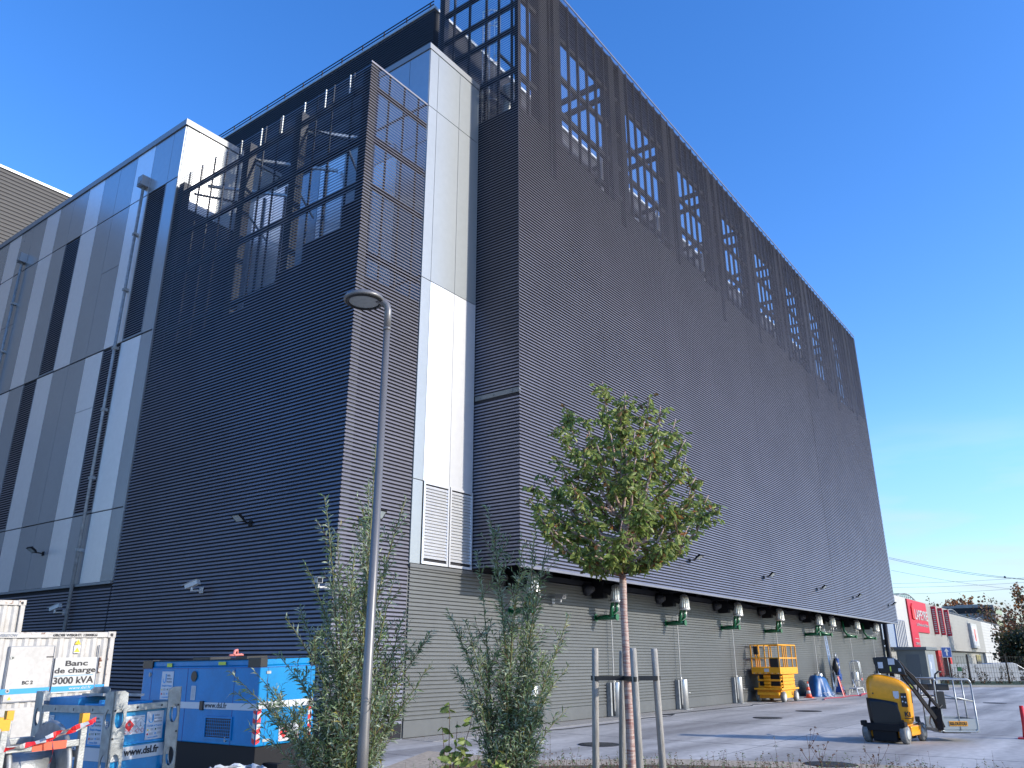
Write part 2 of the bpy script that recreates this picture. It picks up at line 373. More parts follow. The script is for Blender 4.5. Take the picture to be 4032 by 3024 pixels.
# inner volume
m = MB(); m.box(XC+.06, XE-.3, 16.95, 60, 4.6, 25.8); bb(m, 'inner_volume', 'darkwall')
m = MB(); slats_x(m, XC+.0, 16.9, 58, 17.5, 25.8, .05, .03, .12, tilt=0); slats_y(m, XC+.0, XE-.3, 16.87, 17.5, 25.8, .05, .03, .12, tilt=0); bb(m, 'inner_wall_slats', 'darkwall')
m = MB(); m.box(XC-.02, XE-.3, 16.84, 17.1, 25.8, 25.93); m.box(XC-.02, XC+.2, 17.1, 60, 25.8, 25.9); bb(m, 'parapet_coping', ['lsteel'])
m = MB(); y = 17.2
while y < 58: m.box(XC+.1, XC+.14, y-.02, y+.02, 25.9, 26.36); y += 1.28
for z in (26.34, 26.18): m.box(XC+.1, XC+.13, 17, 58, z-.02, z+.02)
bb(m, 'roof_railing', 'steel')
# black membrane standing in for shade behind the lower louvres, gallery floor and soffit
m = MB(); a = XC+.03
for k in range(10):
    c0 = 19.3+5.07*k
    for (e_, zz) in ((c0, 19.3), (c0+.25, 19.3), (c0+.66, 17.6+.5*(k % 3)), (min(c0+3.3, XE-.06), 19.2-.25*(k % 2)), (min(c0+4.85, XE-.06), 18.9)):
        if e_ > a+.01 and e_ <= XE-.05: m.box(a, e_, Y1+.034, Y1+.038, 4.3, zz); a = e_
m.box(XC+.026, XC+.03, Y1+.045, 16.9, 4.3, 19.35); bb(m, 'shade_backing', 'backing')
m = MB(); m.box(XC+.2, XE-.1, Y1+.62, 16.9, 18.3, 18.5); m.box(XC+.2, XE-.1, Y1+.62, 16.9, 4.6, 4.75); bb(m, 'gallery_floor', 'blackm')
m = MB(); m.box(XE-.3, XE, 16.9, 60, 0, 25.8); m.box(XE-.06, XE, Y1+.6, 16.9, 4.3, 18.5); slats_x(m, XE-.01, Y1+.02, 16.9, 4.25, 26.2); bb(m, 'far_end_wall', 'clad')
# ladder with cage behind the return screen, shiny duct
m = MB(); lx, ly = 20.2, 16.3
for s_ in (-.22, .22): m.cyl((lx+s_, ly, 21.2), (lx+s_, ly, 27), .025, n=6)
z = 21.3
while z < 26.8: m.cyl((lx-.22, ly, z), (lx+.22, ly, z), .015, n=5); z += .3
for z in (22.5, 23.4, 24.3, 25.2, 26.1, 26.9):
    m.tube([(lx+.38*math.cos(t), ly-.1-.55*math.sin(t), z) for t in [PI*i/8 for i in range(9)]], .02, 5)
for t in (.5, 1.1, 1.57, 2.1, 2.6): m.cyl((lx+.38*math.cos(t), ly-.1-.55*math.sin(t), 22.5), (lx+.38*math.cos(t), ly-.1-.55*math.sin(t), 26.9), .012, n=5)
bb(m, 'cage_ladder', 'sgrey')
m = MB(); m.tube([(21.1, 15.9, 18.6), (21.1, 15.9, 22.8), (21.0, 15.7, 23.3), (20.7, 15.6, 23.6)], .2, 14); bb(m, 'shiny_duct', 'stain'); m = MB(); m.tube([(30, 15.5, 18.5), (30, 15.5, 21.5), (30.3, 15.3, 21.9), (30.9, 15.2, 22)], .18, 12); bb(m, 'shiny_duct', 'stain'); m = MB()
m.tube([(40.5, 15.5, 18.5), (40.5, 15.5, 22.1), (40.9, 15.3, 22.5)], .18, 12)
bb(m, 'shiny_duct', 'stain')
for xx in (24.55, 29.62, 34.7, 45): m = MB(); m.cyl((xx, 13.6, 18.5), (xx, 13.6, 22), .05, n=8); bb(m, 'vent_pipe', 'stain')
# right lower wall: corrugated cladding under the overhang
m = MB(); XR = 65.3
m.box(15.13, XR, YB+.03, YB+.3, 0.02, 4.12)
slats_y(m, 15.17, XR, YB-.020, .42, 4.1, .064, .048, tilt=.03); m.box(15.17, XR, YB-.01, YB+.03, .02, .4); m.box(15.17, XR, YB-.012, YB+.03, 4.1, 4.16)
bb(m, 'lower_cladding', 'clad')
m = MB(); m.box(XC+.1, XR-.5, YB+.8, YB+.9, 4.12, 4.6)
x = 18.5
while x < 64: m.box(x-.3, x+.3, YB+.25, YB+.5, 4.12, 4.6, 1); x += 1.7
m.box(XC+.05, XR-.2, YB-.02, YB+.12, 4.19, 4.36, 1)
bb(m, 'overhang_recess', ['backing', 'steel'])
for k in range(9):
    m = MB(); m.box(19.3+5.07*k-.08, 19.3+5.07*k+.08, Y1+.5, YB, 4.3, 4.5); bb(m, 'soffit_bracket', 'steel')
m = MB(); m.cyl((XR+.05, YB-.35, 0), (XR+.05, YB-.35, 4.4), .17, n=16); m.box(XR, XR+.1, YB-.1, YB+3, 0, 4.4, 1)
bb(m, 'corner_downpipe', ['steel', 'clad'])
# box screen
m = MB(); slats_y(m, XB, 15.12, YB, .35, 18.5, .058); slats_x(m, XB-.004, YB+.012, 24.66, .35, 18.5, .056)
m.box(XB, 15.12, YB-.002, YB+.03, 18.47, 18.53)
bb(m, 'box_slat_screen', 'slat')
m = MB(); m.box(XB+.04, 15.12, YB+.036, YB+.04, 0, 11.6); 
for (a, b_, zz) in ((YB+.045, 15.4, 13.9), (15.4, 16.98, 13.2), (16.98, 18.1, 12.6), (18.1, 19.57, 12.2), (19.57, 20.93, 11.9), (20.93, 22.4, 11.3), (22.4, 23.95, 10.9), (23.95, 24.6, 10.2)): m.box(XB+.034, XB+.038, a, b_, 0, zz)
bb(m, 'box_shade_backing', 'backing')  # black sheets in place of the box's dim interior, tops stepped as it fades
m = MB()
for z in (17.78, 16.02, 14.45, 12.3, 10.3): m.box(XB+.072, XB+.16, YB+.05, 24.6, z-.075, z+.075); m.box(XB+.16, 15.1, YB+.06, YB+.16, z-.075, z+.075)
for y in (15.35, 16.24, 16.98, 18.82, 19.57, 20.93, 21.66, 22.4, 23.2, 23.95): m.box(XB+.035, XB+.07, y-.03, y+.03, 11.6, 18.5)
for y in (17.85, 20.5, 14.75, 24.4): m.box(XB+.042, XB+.3, y-.17, y+.17, 0, 18.2 if y > 15 else 18.5)
for x in (13.5, 14.13, 14.75): m.box(x-.03, x+.03, YB+.042, YB+.07, 9, 18.5)
for (a, b_) in ((15.3, 17.7), (18.2, 20.4), (20.7, 23.9)):
    m.bar((XB+.3, a, 16.1), (XB+.3, b_, 17.7), .07, .07)
bb(m, 'box_frame', 'steel')
m = MB()
for y in (16.6, 19.2, 21.8):
    m = MB(); m.bar((XB+.25, y+1.2, 17.65), (15.05, y-.6, 17.65), .09, .09); bb(m, 'roof_brace', 'lsteel')
    m = MB(); m.bar((XB+.25, y-.9, 16.2), (15.05, y+.5, 16.2), .06, .06); bb(m, 'roof_brace', 'lsteel')
for y in (15.6, 16.7, 17.7, 18.8, 19.9, 21, 22.1, 23.2): m = MB(); m.bar((XB+.12, y, 17.9), (XB+.12, y, 18.6), .035, .035); bb(m, 'screen_upstand', 'lsteel')
# walls seen through the box screen
m = MB(); rnd = random.Random(4); y = YB+.02; kinds = [1, 0, 2, 0, 1, 0, 0, 2, 0]; zt = [20.72]*2+[18.3]*7
i = 0
while y < 24.6:
    y2 = min(y+1.27, 24.6); 
    for (z0, z1) in ((0, 6.35), (6.4, 12.4), (12.5, 18.3)): m.box(15.14, 15.2, y+.012, y2-.012, z0, z1, kinds[i % 9] if z1 < 19 else 1)
    y = y2; i += 1
m.box(15.21, 16.9, YB+.3, 24.7, 0, 18.35, 3)
for y in (17.0, 19.3, 21.5, 22.8): m.box(15.08, 15.13, y-.04, y+.04, 9, 18.2, 4)
bb(m, 'box_inner_wall', ['pwhite', 'pgrey', 'plight', 'joint', 'steel'])
# silver panel tower
m = MB(); tw = [15.13, 15.53, 16.62, 17.655]; lv = [4.18, 6.41, 12.43, 18.5, 20.72]
m.box(15.15, 17.6, YB+.04, 16.9, 4.2, 20.75, 3)
for i in range(3):
    for j in range(4):
        if i and j == 0: continue
        z1 = lv[j+1]-.012
        mi = 2 if (i == 0 or j >= 2) else 0
        m.box(tw[i]+.008, tw[i+1]-.008, YB-.02, YB+.03, lv[j]+.012, z1, mi)
for (a, b_) in ((YB+.0, 15.44), (15.44, 16.5), (16.5, 16.88)):
    for j in (2, 3): m.box(15.12, 15.149, a+.008, b_-.008, lv[j]+.1 if j == 3 else 17.2, lv[j+1]-.012, 1)
m.box(15.09, 17.66, YB-.04, 16.9, 20.73, 20.95, 4)
m.box(17.6, 17.655, YB-.012, YB+.4, 4.2, 20.72, 2)
m.box(15.13, 17.66, YB-.06, YB+.05, 4.08, 4.17, 5)
tower = bb(m, 'silver_tower', ['pwhite', 'pgrey', 'plight', 'joint', 'coping', 'clad'])
for (a, b_) in ((15.55, 16.6), (16.64, 17.63)):
    m = MB(); m.box(a, b_, YB-.06, YB-.03, 4.2, 4.27); m.box(a, b_, YB-.06, YB-.03, 6.34, 6.41)
    m.box(a, a+.06, YB-.06, YB-.03, 4.27, 6.34); m.box(b_-.06, b_, YB-.06, YB-.03, 4.27, 6.34)
    z = 4.36
    while z < 6.3:
        m.add([(a+.06, YB-.055, z), (b_-.06, YB-.055, z), (b_-.06, YB-.02, z+.075), (a+.06, YB-.02, z+.075), (a+.06, YB-.05, z-.008), (b_-.06, YB-.05, z-.008)], [(0, 1, 2, 3), (4, 5, 1, 0)]); z += .085
    m.box(a+.06, b_-.06, YB+.0, YB+.02, 4.27, 6.34, 1)
    gr = bb(m, 'vent_grille', ['pwhite', 'joint']); gr.parent = tower
# striped wing
xs = [24.7, 25.45, 26.75, 28.04, 29.33, 30.6, 31.88, 33.2, 34.45, 35.75, 37.0, 38.26, 39.57, 40.85, 42.1, 43.4, 44.7, 46]
rows = [(4.12, 6.38), (6.42, 12.48), (12.54, 18.58), (18.63, 20.82)]
pat = ['GWGWGGWGGWGGWGGWG', 'GWLWGGWLGWGGWLGWG', 'GLWGGWLGWGGWLGWGG', 'GGWGGWGGWGGWGGWGG']
m = MB(); m.box(XB+.06, 17, 24.72, 60, 0, 20.85, 2)
lou = []
for r_, (z0, z1) in enumerate(rows):
    for i in range(17):
        k = pat[r_][i]; a, b_ = xs[i]+.008, xs[i+1]-.008
        if k == 'L': lou.append((a, b_, z0, z1)); continue
        sp = {(1, 3): 10.33, (2, 3): 16.0, (2, 10): 15.9}.get((r_, i))
        for (q0, q1) in ([(z0, sp-.01), (sp+.01, z1)] if sp else [(z0, z1)]):
            m.box(XB, XB+.05, a, b_, q0, q1, 0 if k == 'W' else 1)
for (a, b_, k) in ((XB+.055, 13.22, 3), (13.24, 14.32, 0), (14.34, 16.9, 3)): m.box(a, b_, 24.68, 24.715, 17.5, 20.82, k)
m.box(XB-.05, 17, 24.62, 60, 20.85, 21.1, 4); m.box(XB-.06, XB+.05, 24.7, 60, 4.03, 4.1, 4)
m.box(XB-.03, XB+.04, 24.63, 24.69, 4.1, 18.6, 4)
wing = bb(m, 'striped_wing', ['pwhite', 'pgrey', 'joint', 'plight', 'coping'])
for (a, b_, z0, z1) in lou:
    m = MB(); m.box(XB+.051, XB+.056, a, b_, z0, z1, 1); slats_x(m, XB-.0, a+.03, b_-.03, z0+.05, z1-.05, .05, .006, .095)
    m.box(XB-.01, XB+.03, a, a+.03, z0, z1, 2); m.box(XB-.01, XB+.03, b_-.03, b_, z0, z1, 2); m.box(XB-.01, XB+.03, a+.03, b_-.03, z0, z0+.05, 2)
    lo = bb(m, 'louvre_panel', ['slat', 'backing', 'coping']); lo.parent = wing
m = MB(); m.box(XB+.08, XB+.3, 24.7, 60, 0, 4.02); slats_x(m, XB-.002, 24.72, 60,   .35, 4.0, .056, .006); m.box(XB+.036, XB+.05, 24.72, 60, 0, 4.0, 1); bb(m, 'plinth_slats', ['slat', 'backing'])
# downpipes with hopper heads
for yp, zt_ in ((26.95, 18.95), (37.2, 18.95), (47.4, 18.95)):
    m = MB(); m.cyl((XB-.12, yp, 0), (XB-.12, yp, zt_), .055, n=12)
    dp = bb(m, 'downpipe', 'galvd')
    m = MB(); m.box(XB-.3, XB-.002, yp-.17, yp+.17, zt_, zt_+.42); m.box(XB-.33, XB-.3, yp-.1, yp+.1, zt_+.05, zt_+.17)
    h = bb(m, 'hopper_head', 'coping'); h.parent = dp
    for z in (2.2, 5.2, 7.6, 10, 12.3, 14.6, 16.9): m = MB(); m.box(XB-.19, XB-.0, yp-.08, yp+.08, z-.05, z+.05); h = bb(m, 'pipe_bracket', 'galvd'); h.parent = dp
# higher louvred block far left
B2 = thing('louvred_block', 'far louvred grey block with white top edge rising behind the striped wing', 'building', (15, 60.2, 0))
m = MB(); m.box(-28, 17, .06, 20, 0, 36.3); m2 = m.build('wall', 'darkwall', B2)
m = MB(); z = 18
while z < 36.2: m.box(-28, 17, 0, .04, z, z+.15); z += .3
m.build('slats', 'fargrey', B2)
m = MB(); m.box(-28, 17, -.06, .3, 36.3, 36.5); m.build('coping', 'coping', B2)

# ------------------------------------------------------------------ fittings on the walls
def floodlight(name, loc, rz, tilt, label, group, pale=False):
    t = thing(name, label, 'floodlight', loc, rz, group)     # local: wall at y=0, lamp sticks out to -y
    m = MB(); m.box(-.07, .07, -.02, 0, -.07, .07); m.bar((0, -.02, 0), (0, -.28, .02), .035, .035); m.build('bracket', 'blackm', t)
    m = MB(); c, s_ = math.cos(tilt), math.sin(tilt)
    mm = Matrix.Translation((0, -.40, .09)) @ Matrix.Rotation(-R(30)-tilt*.35, 4, 'X')
    m.tbox(mm, .34, .26, .05); 
    for k in range(5): m.tbox(mm @ Matrix.Translation((-.12+.06*k, 0, .04)), .012, .2, .04)
    h = m.build('lamp_head', 'blackm', t)
    m = MB(); m.tbox(mm @ Matrix.Translation((0, 0, -.027)), .28, .2, .006); m.build('lens', 'lens', h)
    return t
FL = ['first floodlight from the corner on the long slatted facade, by the tree crown', 'second floodlight along the long slatted facade, left of the scissor lift',
      'third floodlight along the long slatted facade, above the middle silver silencers', 'fourth floodlight along the long slatted facade, two before its far end',
      'fifth floodlight, nearest the far end of the long slatted facade']
for i, x in enumerate((28.65, 36.65, 44.68, 51.88, 61.0)):
    floodlight('floodlight', (x, Y1-.004, 5.4), 0, R(35 if i else 8), FL[i], 'floodlights on the building')
floodlight('floodlight', (XB-.004, 18.0, 5.22), -PI/2, R(25), 'floodlight with pale lens on the shaded slatted wall above the white camera', 'floodlights on the building')
floodlight('floodlight', (XB-.004, 29.7, 5.3), -PI/2, R(12), 'floodlight on a grey panel of the striped wing', 'floodlights on the building')
floodlight('floodlight', (13.6, YB-.004, 5.1), 0, R(55), 'floodlight half hidden behind the taller willow, left of the lamp post', 'floodlights on the building')

def camera_cctv(loc, rz, head, label, down=.12):
    t = thing('security_camera', label, 'security camera', loc, rz, 'white security cameras')
    m = MB(); m.box(-.08, .08, -.03, 0, -.11, .05); m.bar((0, -.03, -.04), (0, -.3, -.06), .045, .045); m.cyl((0, -.3, -.08), (0, -.3, .04), .035, n=8); m.build('bracket', 'white', t, .006)
    mm = Matrix.Translation((0, -.3, .1)) @ Matrix.Rotation(head, 4, 'Z') @ Matrix.Rotation(down, 4, 'X')
    m = MB(); m.tbox(mm, .13, .42, .12); m.tbox(mm @ Matrix.Translation((0, -.04, .068)), .16, .5, .012)
    h = m.build('housing', 'white', t, .008)
    m = MB(); m.tbox(mm @ Matrix.Translation((0, -.213, 0)), .1, .006, .09); m.build('lens', 'glass', h)
    return t
camera_cctv((XB-.004, 19.85, 3.62), -PI/2, R(-75), 'white security camera alone on the shaded slatted wall, above the blue generator', .3)
camera_cctv((XB-.004, 14.75, 3.45), -PI/2, R(60), 'white security camera at the wall corner behind the taller willow')
camera_cctv((XB-.004, 27.4, 3.3), -PI/2, R(-75), 'white security camera beside the top of the far white container, left of the downpipe', .3)
camera_cctv((21.8, YB-.004, 3.62), 0, R(-22), 'white security camera looking out under the overhang right of the small willow')
t = thing('dome_camera', 'white dome camera on a box bracket beyond the far corner downpipe', 'security camera', (65.6, 14.4, 3.0), 0)
m = MB(); m.box(-.1, .12, -.1, .1, -.15, .25); m.bar((.1, 0, 0), (.55, -.1, 0), .06, .06); m.build('bracket', 'white', t)
m = MB(); m.lathe([(.05, .05), (.11, .0), (.11, -.12)], (.6, -.1, 0), 12); m.lathe([(.1, 0), (.085, -.08), (.04, -.12)], (.6, -.1, -.12), 12, 1); m.build('dome', ['white', 'black'], t)

# silencer units under the overhang
def silencer_unit(kind):
    t = thing('exhaust_silencer', '', 'silencer', (0, 0, 0), 0, 'shiny silencers under the overhang')   # origin: on wall plane, z 0
    m = MB(); y = -.85
    m.lathe([(.215, 3.66), (.22, 3.70), (.215, 3.74), (.20, 3.76), (.20, 4.0), (.185, 4.12), (.13, 4.22), (.04, 4.26)], (0, y, 0), 32, 0, 'z', .09)
    m.lathe([(.222, 3.655), (.222, 3.73)], (0, y, 0), 24)
    m.build('silencer_drum', 'stain', t)
    m = MB()
    if kind == 0:
        m.tube([(.02, 0, 3.18), (.02, -.82, 3.18)], .085, 12); m.lathe([(.13, 0), (.13, -.03)], (.02, 0, 3.18), 12, 0, 'y'); m.lathe([(.11, 0), (.11, -.04)], (.02, -.82, 3.18), 12, 0, 'y')
        m.tube([(-.02, -.62, 3.18), (-.02, -.72, 3.66)], .065, 10); m.tube([(.1, -.5, 3.2), (.12, -.78, 3.4), (.1, -.8, 3.66)], .05, 8)
    else:
        m.tube([(-.45, -.1, 4.2), (-.42, -.15, 3.6), (-.3, -.3, 3.3), (-.05, -.75, 3.2)], .075, 10); m.lathe([(.11, 0), (.11, -.04)], (-.05, -.75, 3.2), 12, 0, 'y')
        m.tube([(-.3, -.05, 3.2), (-.05, -.7, 3.2)], .06, 8)
    m.build('green_pipe', 'green', t)
    m = MB(); m.box(-.24, .05, -.5, -.02, 3.8, 4.4); m.tube([(-.1, -.3, 4.3), (-.1, -.55, 4.1), (-.05, -.75, 4.0)], .15, 12); m.box(.3, .42, -.75, -.05, 3.95, 4.5)
    m.build('black_duct', 'blackm', t, .02)
    if kind == 0:
        m = MB(); m.lathe([(.22, 0), (.17, -.12), (.08, -.3)], (-.62, -.05, 4.08), 16, 0, 'y'); m.build('intake_cone', 'darkwall', t)
    m = MB(); m.tube([(.16, -.83, 3.7), (.2, -.83, 3.4), (.12, -.6, 3.22)], .018, 6); m.tube([(.2, -.72, 3.7), (.2, -.7, 3.34)], .014, 6); m.build('flexible_line', 'stain', t)
    return t
SX = [19.5, 24.42, 29.8, 35.36, 40.88, 47.3, 49.88, 55.36, 60.31]
SL = ['silencer behind the small willow, nearest the building corner', 'silencer partly hidden by the red tree trunk', 'silencer right of the trunk, its green pipe fully visible',
      'silencer midway between tree trunk and scissor lift', 'silencer right above the yellow scissor lift', 'silencer above the blue tarpaulin, left of a close pair',
      'silencer above the blue ladder lift, right of a close pair', 'silencer with a tall curved green pipe, second from the far end', 'silencer with curved green pipe next to the far corner downpipe']
s0 = silencer_unit(0); s1 = silencer_unit(1)
for i, x in enumerate(SX):
    k = 0 if i < 6 else 1
    if i == 0: o = s0; o.location = (x, YB, 0)
    elif i == 6: o = s1; o.location = (x, YB, 0)
    else: o = dup(s0 if k == 0 else s1, (x, YB, 0))
    o['label'] = 'shiny fluted '+SL[i]
# thin overflow pipes with U bend and steel cylinders at the wall foot
def standpipe():
    t = thing('standpipe', '', 'pipe', (0, 0, 0), 0, 'steel standpipes along the lower wall')
    m = MB(); m.tube([(-.0, -.62, 3.62), (-.0, -.56, 3.56), (-.0, -.2, 3.55), (0, -.17, 3.5), (0, -.17, .22), (.02, -.17, .17), (.06, -.17, .17), (.08, -.17, .22), (.08, -.17, 1.12), (.04, -.17, 1.18)], .022, 8)
    m.build('thin_pipe', 'stain', t)
    m = MB(); m.lathe([(.15, .02), (.15, 1.08), (.14, 1.1)], (.17, -.19, 0), 20); m.cyl((.17, -.3, .62), (.27, -.42, .6), .012, n=6); m.build('steel_cylinder', 'stain', t)
    m = MB(); m.box(-.2, .4, -.42, -.01, 0.006, .03); m.box(-.22, -.12, -.16, -.01, .03, 1.08); m.build('base_bracket', 'galvd', t)
    return t
PXs = [20.2, 25.2, 30.48, 36.2, 42.05, 48.3, 51.5, 56.0, 61.9]
PL = ['behind the small willow', 'behind the red tree trunk', 'between stakes and scissor lift, nearer the stakes', 'just left of the yellow scissor lift', 'behind the yellow scissor lift',
      'behind the blue tarpaulin', 'behind the blue ladder lift', 'right of the folding ladder', 'at the far end of the lower wall']
p0 = standpipe()
for i, x in enumerate(PXs):
    o = p0 if i == 0 else dup(p0, (x, YB, 0)); o.location = (x, YB-.01, 0); o['label'] = 'thin steel pipe with cylinder foot '+PL[i]
t = thing('work_lamp', 'small black work lamp lying on the ground against the wall foot', 'lamp', (19.2, 13.3, 0), R(30))
m = MB(); m.box(-.14, .14, -.05, .05, .06, .3); m.cyl((-.17, 0, .02), (.17, 0, .02), .02, n=6); m.bar((-.15, 0, .02), (-.15, 0, .3), .02, .02); m.bar((.15, 0, .02), (.15, 0, .3), .02, .02); m.cyl((0, .03, .2), (0, .15, .2), .1, n=12); m.build('lamp_body', 'black', t, .01)

# ------------------------------------------------------------------ manhole covers, cables
MHL = ['beside the left tree stake', 'in the middle of the yard, nearer of two', 'in mid yard near the scissor lift, farther of two', 'at the bottom edge behind the dry plants', 'under the lift basket', 'far right beyond the lift basket']
for i, (x, y) in enumerate(((16.85, 10.05), (27.74, 10.06), (32.25, 10.11), (16.2, 4.8), (26.3, 4.6), (43.2, 5.3))):
    m = MB(); m.lathe([(.47, .0), (.47, .012), (.43, .013)], (0, 0, 0), 32)
    for k in range(-5, 6): m.box(-.38*math.cos(k*.24), .38*math.cos(k*.24), k*.07-.012, k*.07+.012, .012, .018)
    o = m.build('manhole_cover', 'iron'); o.location = (x, y, .001); tag(o, 'round dark manhole cover '+MHL[i], 'manhole cover', 'manhole covers in the yard')
m = MB(); rn = random.Random(3)
pts = [(17, 13.4), (20, 12.9), (23.7, 12.9), (25, 13.2), (26.6, 13.0), (27.3, 13.2), (26.8, 13.5), (29, 13.4), (33, 13.3), (34.5, 13.1), (35.3, 13.4), (36, 13.2), (42, 12.7)]
m.tube([(x, y, .018) for x, y in pts], .013, 5); tag(m.build('power_cable', 'cable'), 'black cable trailing along the gravel at the wall foot', 'cable')
for (nm, pts, mt, lb) in (('red_hose', [(41.5, 12.2), (43, 12.6), (44.5, 12.2), (46.5, 12.4), (48, 12.1), (50, 12.4)], 'hose', 'red hose looped on the concrete before the blue tarpaulin'),
                          ('red_hose', [(47, 11.9), (50, 12.6), (54, 12.2), (58, 11.2)], 'hose', 'red hose running right from the ladders toward the yellow lift')):
    m = MB(); m.tube([(x, y, .03) for x, y in pts], .022, 6); tag(m.build(nm, mt), lb, 'hose')
m = MB()
for k in range(4):
    c = (44.6+.35*k, 13.0-.1*(k % 2)); rr = .16+.04*(k % 3)
    m.tube([(c[0]+rr*math.cos(t), c[1]+rr*.6*math.sin(t), .03+.1*math.sin(t)+.1) for t in [2*PI*i/14 for i in range(15)]], .010, 5)
tag(m.build('coiled_cable', 'paper'), 'pale cable coiled at the foot of the blue tarpaulin', 'cable')
# ------------------------------------------------------------------ traffic cone, tarpaulin heap
t = thing('traffic_cone', 'orange and white traffic cone between scissor lift and blue tarpaulin', 'traffic cone', (43.4, 13.5, 0))
m = MB(); m.box(-.2, .2, -.2, .2, 0, .04); m.build('base', 'ored', t, .01)
m = MB(); pr = [(.15, .04), (.12, .2), (.095, .36), (.07, .52), (.045, .68), (.03, .78)]
for i in range(5): m.lathe([pr[i], pr[i+1]], (0, 0, 0), 18, i % 2)
m.build('cone', ['ored', 'white'], t)
def tarp():
    m = MB(); rn = random.Random(8); n, h = 56, 12
    V = []
    for i in range(h+1):
        f = i/h
        for j in range(n):
            t = 2*PI*j/n
            fold = .5+.5*math.sin(t*9+1.3*math.sin(3*t))
            rx = (.62+.75*(1-f)**1.2)*(1-.16*fold*(1-f)); ry = (.38+.35*(1-f))*(1-.16*fold*(1-f))
            z = 1.28*f*(1-.1*math.cos(t)*f)
            if i == h: rx *= .9; ry *= .9
            V.append((rx*math.cos(t)+.1*(1-f), ry*math.sin(t), max(.01, z+.03*rn.uniform(-1, 1)*(0 < i))))
    F = [(i*n+j, i*n+(j+1) % n, (i+1)*n+(j+1) % n, (i+1)*n+j) for i in range(h) for j in range(n)]
    m.add(V, F, 0, True); k = len(m.v); m.add([(0, 0, 1.36)], []); 
    for j in range(n): m.f.append((h*n+j, h*n+(j+1) % n, k)); m.m.append(0); m.sm.append(True)
    return m
o = tarp().build('tarpaulin_cover', 'tarp'); o.location = (46.0, 13.75, 0); o.scale = (1, 1, .74); tag(o, 'blue tarpaulin draped over a heap against the grey wall', 'tarpaulin')

# ------------------------------------------------------------------ ladders and blue material lift
t = thing('material_lift', 'dark blue upright lift machine with black bag leaning at the wall', 'lift', (50.1, 13.8, 0), R(8))
t.scale = (.8, .8, .76)
m = MB(); m.box(-.35, .35, -.16, .12, 1.15, 2.5); m.box(-.28, .28, -.1, .06, .5, 1.15); m.box(.35, .95, -.15, .05, .95, 1.4); m.box(-.5, .5, -.25, .3, .08, .5); m.bar((.2, 0, 2.1), (.7, -.05, .9), .1, .16); m.build('lift_body', 'bluel', t, .03)
m = MB(); m.box(-.14, .06, -.165, -.162, 2.1, 2.2); m.box(-.16, .12, -.165, -.162, 1.78, 1.98); m.build('data_sticker', 'paper', t)
m = MB(); m.tube([(-.1, 0, 2.5), (-.1, 0, 2.75), (.05, 0, 2.85), (.3, 0, 2.8), (.35, 0, 2.5)], .035, 8); m.box(-.05, .2, -.1, .1, 2.5, 2.72); m.build('top_pulley', 'sgrey', t)
m = MB(); m.lathe([(.1, 1.5), (.22, 1.75), (.2, 2.1), (.08, 2.5)], (-.62, .0, 0), 12); m.bar((-.55, 0, .9), (-.5, 0, 2.2), .12, .12); m.build('black_bag', 'black', t)
for sx_ in (-.4, .45):
    m = MB(); m.cyl((sx_, -.32, .12), (sx_, -.26, .12), .12, n=14); m.build('wheel', 'black', t)
t = thing('extension_ladder', 'long aluminium ladder leaning against the wall over the blue lift', 'ladder', (50.0, 13.2, 0))
m = MB()
for dx in (0, .34): m.bar((-.3+dx, .75, 0), (.45+dx, 1.27, 4.1), .06, .025)
m.build('ladder_rail', 'sgrey', t)
m = MB()
for k in range(14):
    f = .04+k*.068; m.cyl((-.3+.75*f, .75+.52*f, 4.1*f), (.04+.75*f, .75+.52*f, 4.1*f), .012, n=6)
m.build('rung', 'sgrey', t)
t = thing('step_ladder', 'red and white step ladder standing before the blue lift', 'ladder', (46.6, 12.85, 0), R(10))
t.scale = (.85, .85, .68)
m = MB()
for s_ in (-1, 1):
    m.bar((s_*.42, -.25, 0), (s_*.2, 0, 1.5), .06, .03); m.bar((s_*.42, .4, 0), (s_*.2, .03, 1.5), .05, .03, 1)
m.build('ladder_frame', ['red', 'sgrey'], t)
m = MB(); m.box(-.24, .24, -.1, .12, 1.48, 1.52)
for z in (.3, .6, .9, 1.2): f = z/1.5; m.box(-.42+.22*f, .42-.22*f, -.25+.25*f-.05, -.25+.25*f+.04, z-.015, z+.015)
m.build('tread', 'sgrey', t); m = MB(); m.box(-.08, .08, -.12, -.09, .55, .95); m.build('red_cloth', 'red', t)
t = thing('platform_ladder', 'aluminium work platform ladder with mesh guard right of the blue lift', 'ladder', (52.0, 13.3, 0), R(5))
t.scale = (.85, .85, .8)
m = MB()
for s_ in (-.3, .3):
    m.tube([(s_-.1, .25, .9), (s_-.1, .25, 2.1), (s_-.05, .1, 2.2), (s_+.0, -.2, 2.2), (s_+.05, -.28, 2.1), (s_+.25, -.4, .05)], .028, 6)
m.bar((-.35, .2, .9), (-.7, -.1, 0), .05, .03); m.bar((.25, .2, .9), (-.1, .4, 0), .05, .03); m.box(-.4, .3, -.32, .25, .82, .86)
for z in (.3, .58, 1.3): m.bar((-.1, -.36, z), (.5, -.36, z), .05, .03)
m.build('ladder_frame', 'sgrey', t); m = MB(); m.box(-.2, .32, -.3, -.29, 1.32, 2.1); m.box(-.12, .34, -.35, -.34, .86, 1.02, 1); m.build('guard_panel', ['lens', 'ored'], t)
t = thing('hop_up_platform', 'low white work platform on thin legs before the steel cylinder', 'platform', (49.6, 12.75, 0), R(4))
t.scale = (1, 1, .72)
m = MB(); m.box(-.95, .95, -.2, .2, .42, .5); m.build('deck', 'white', t)
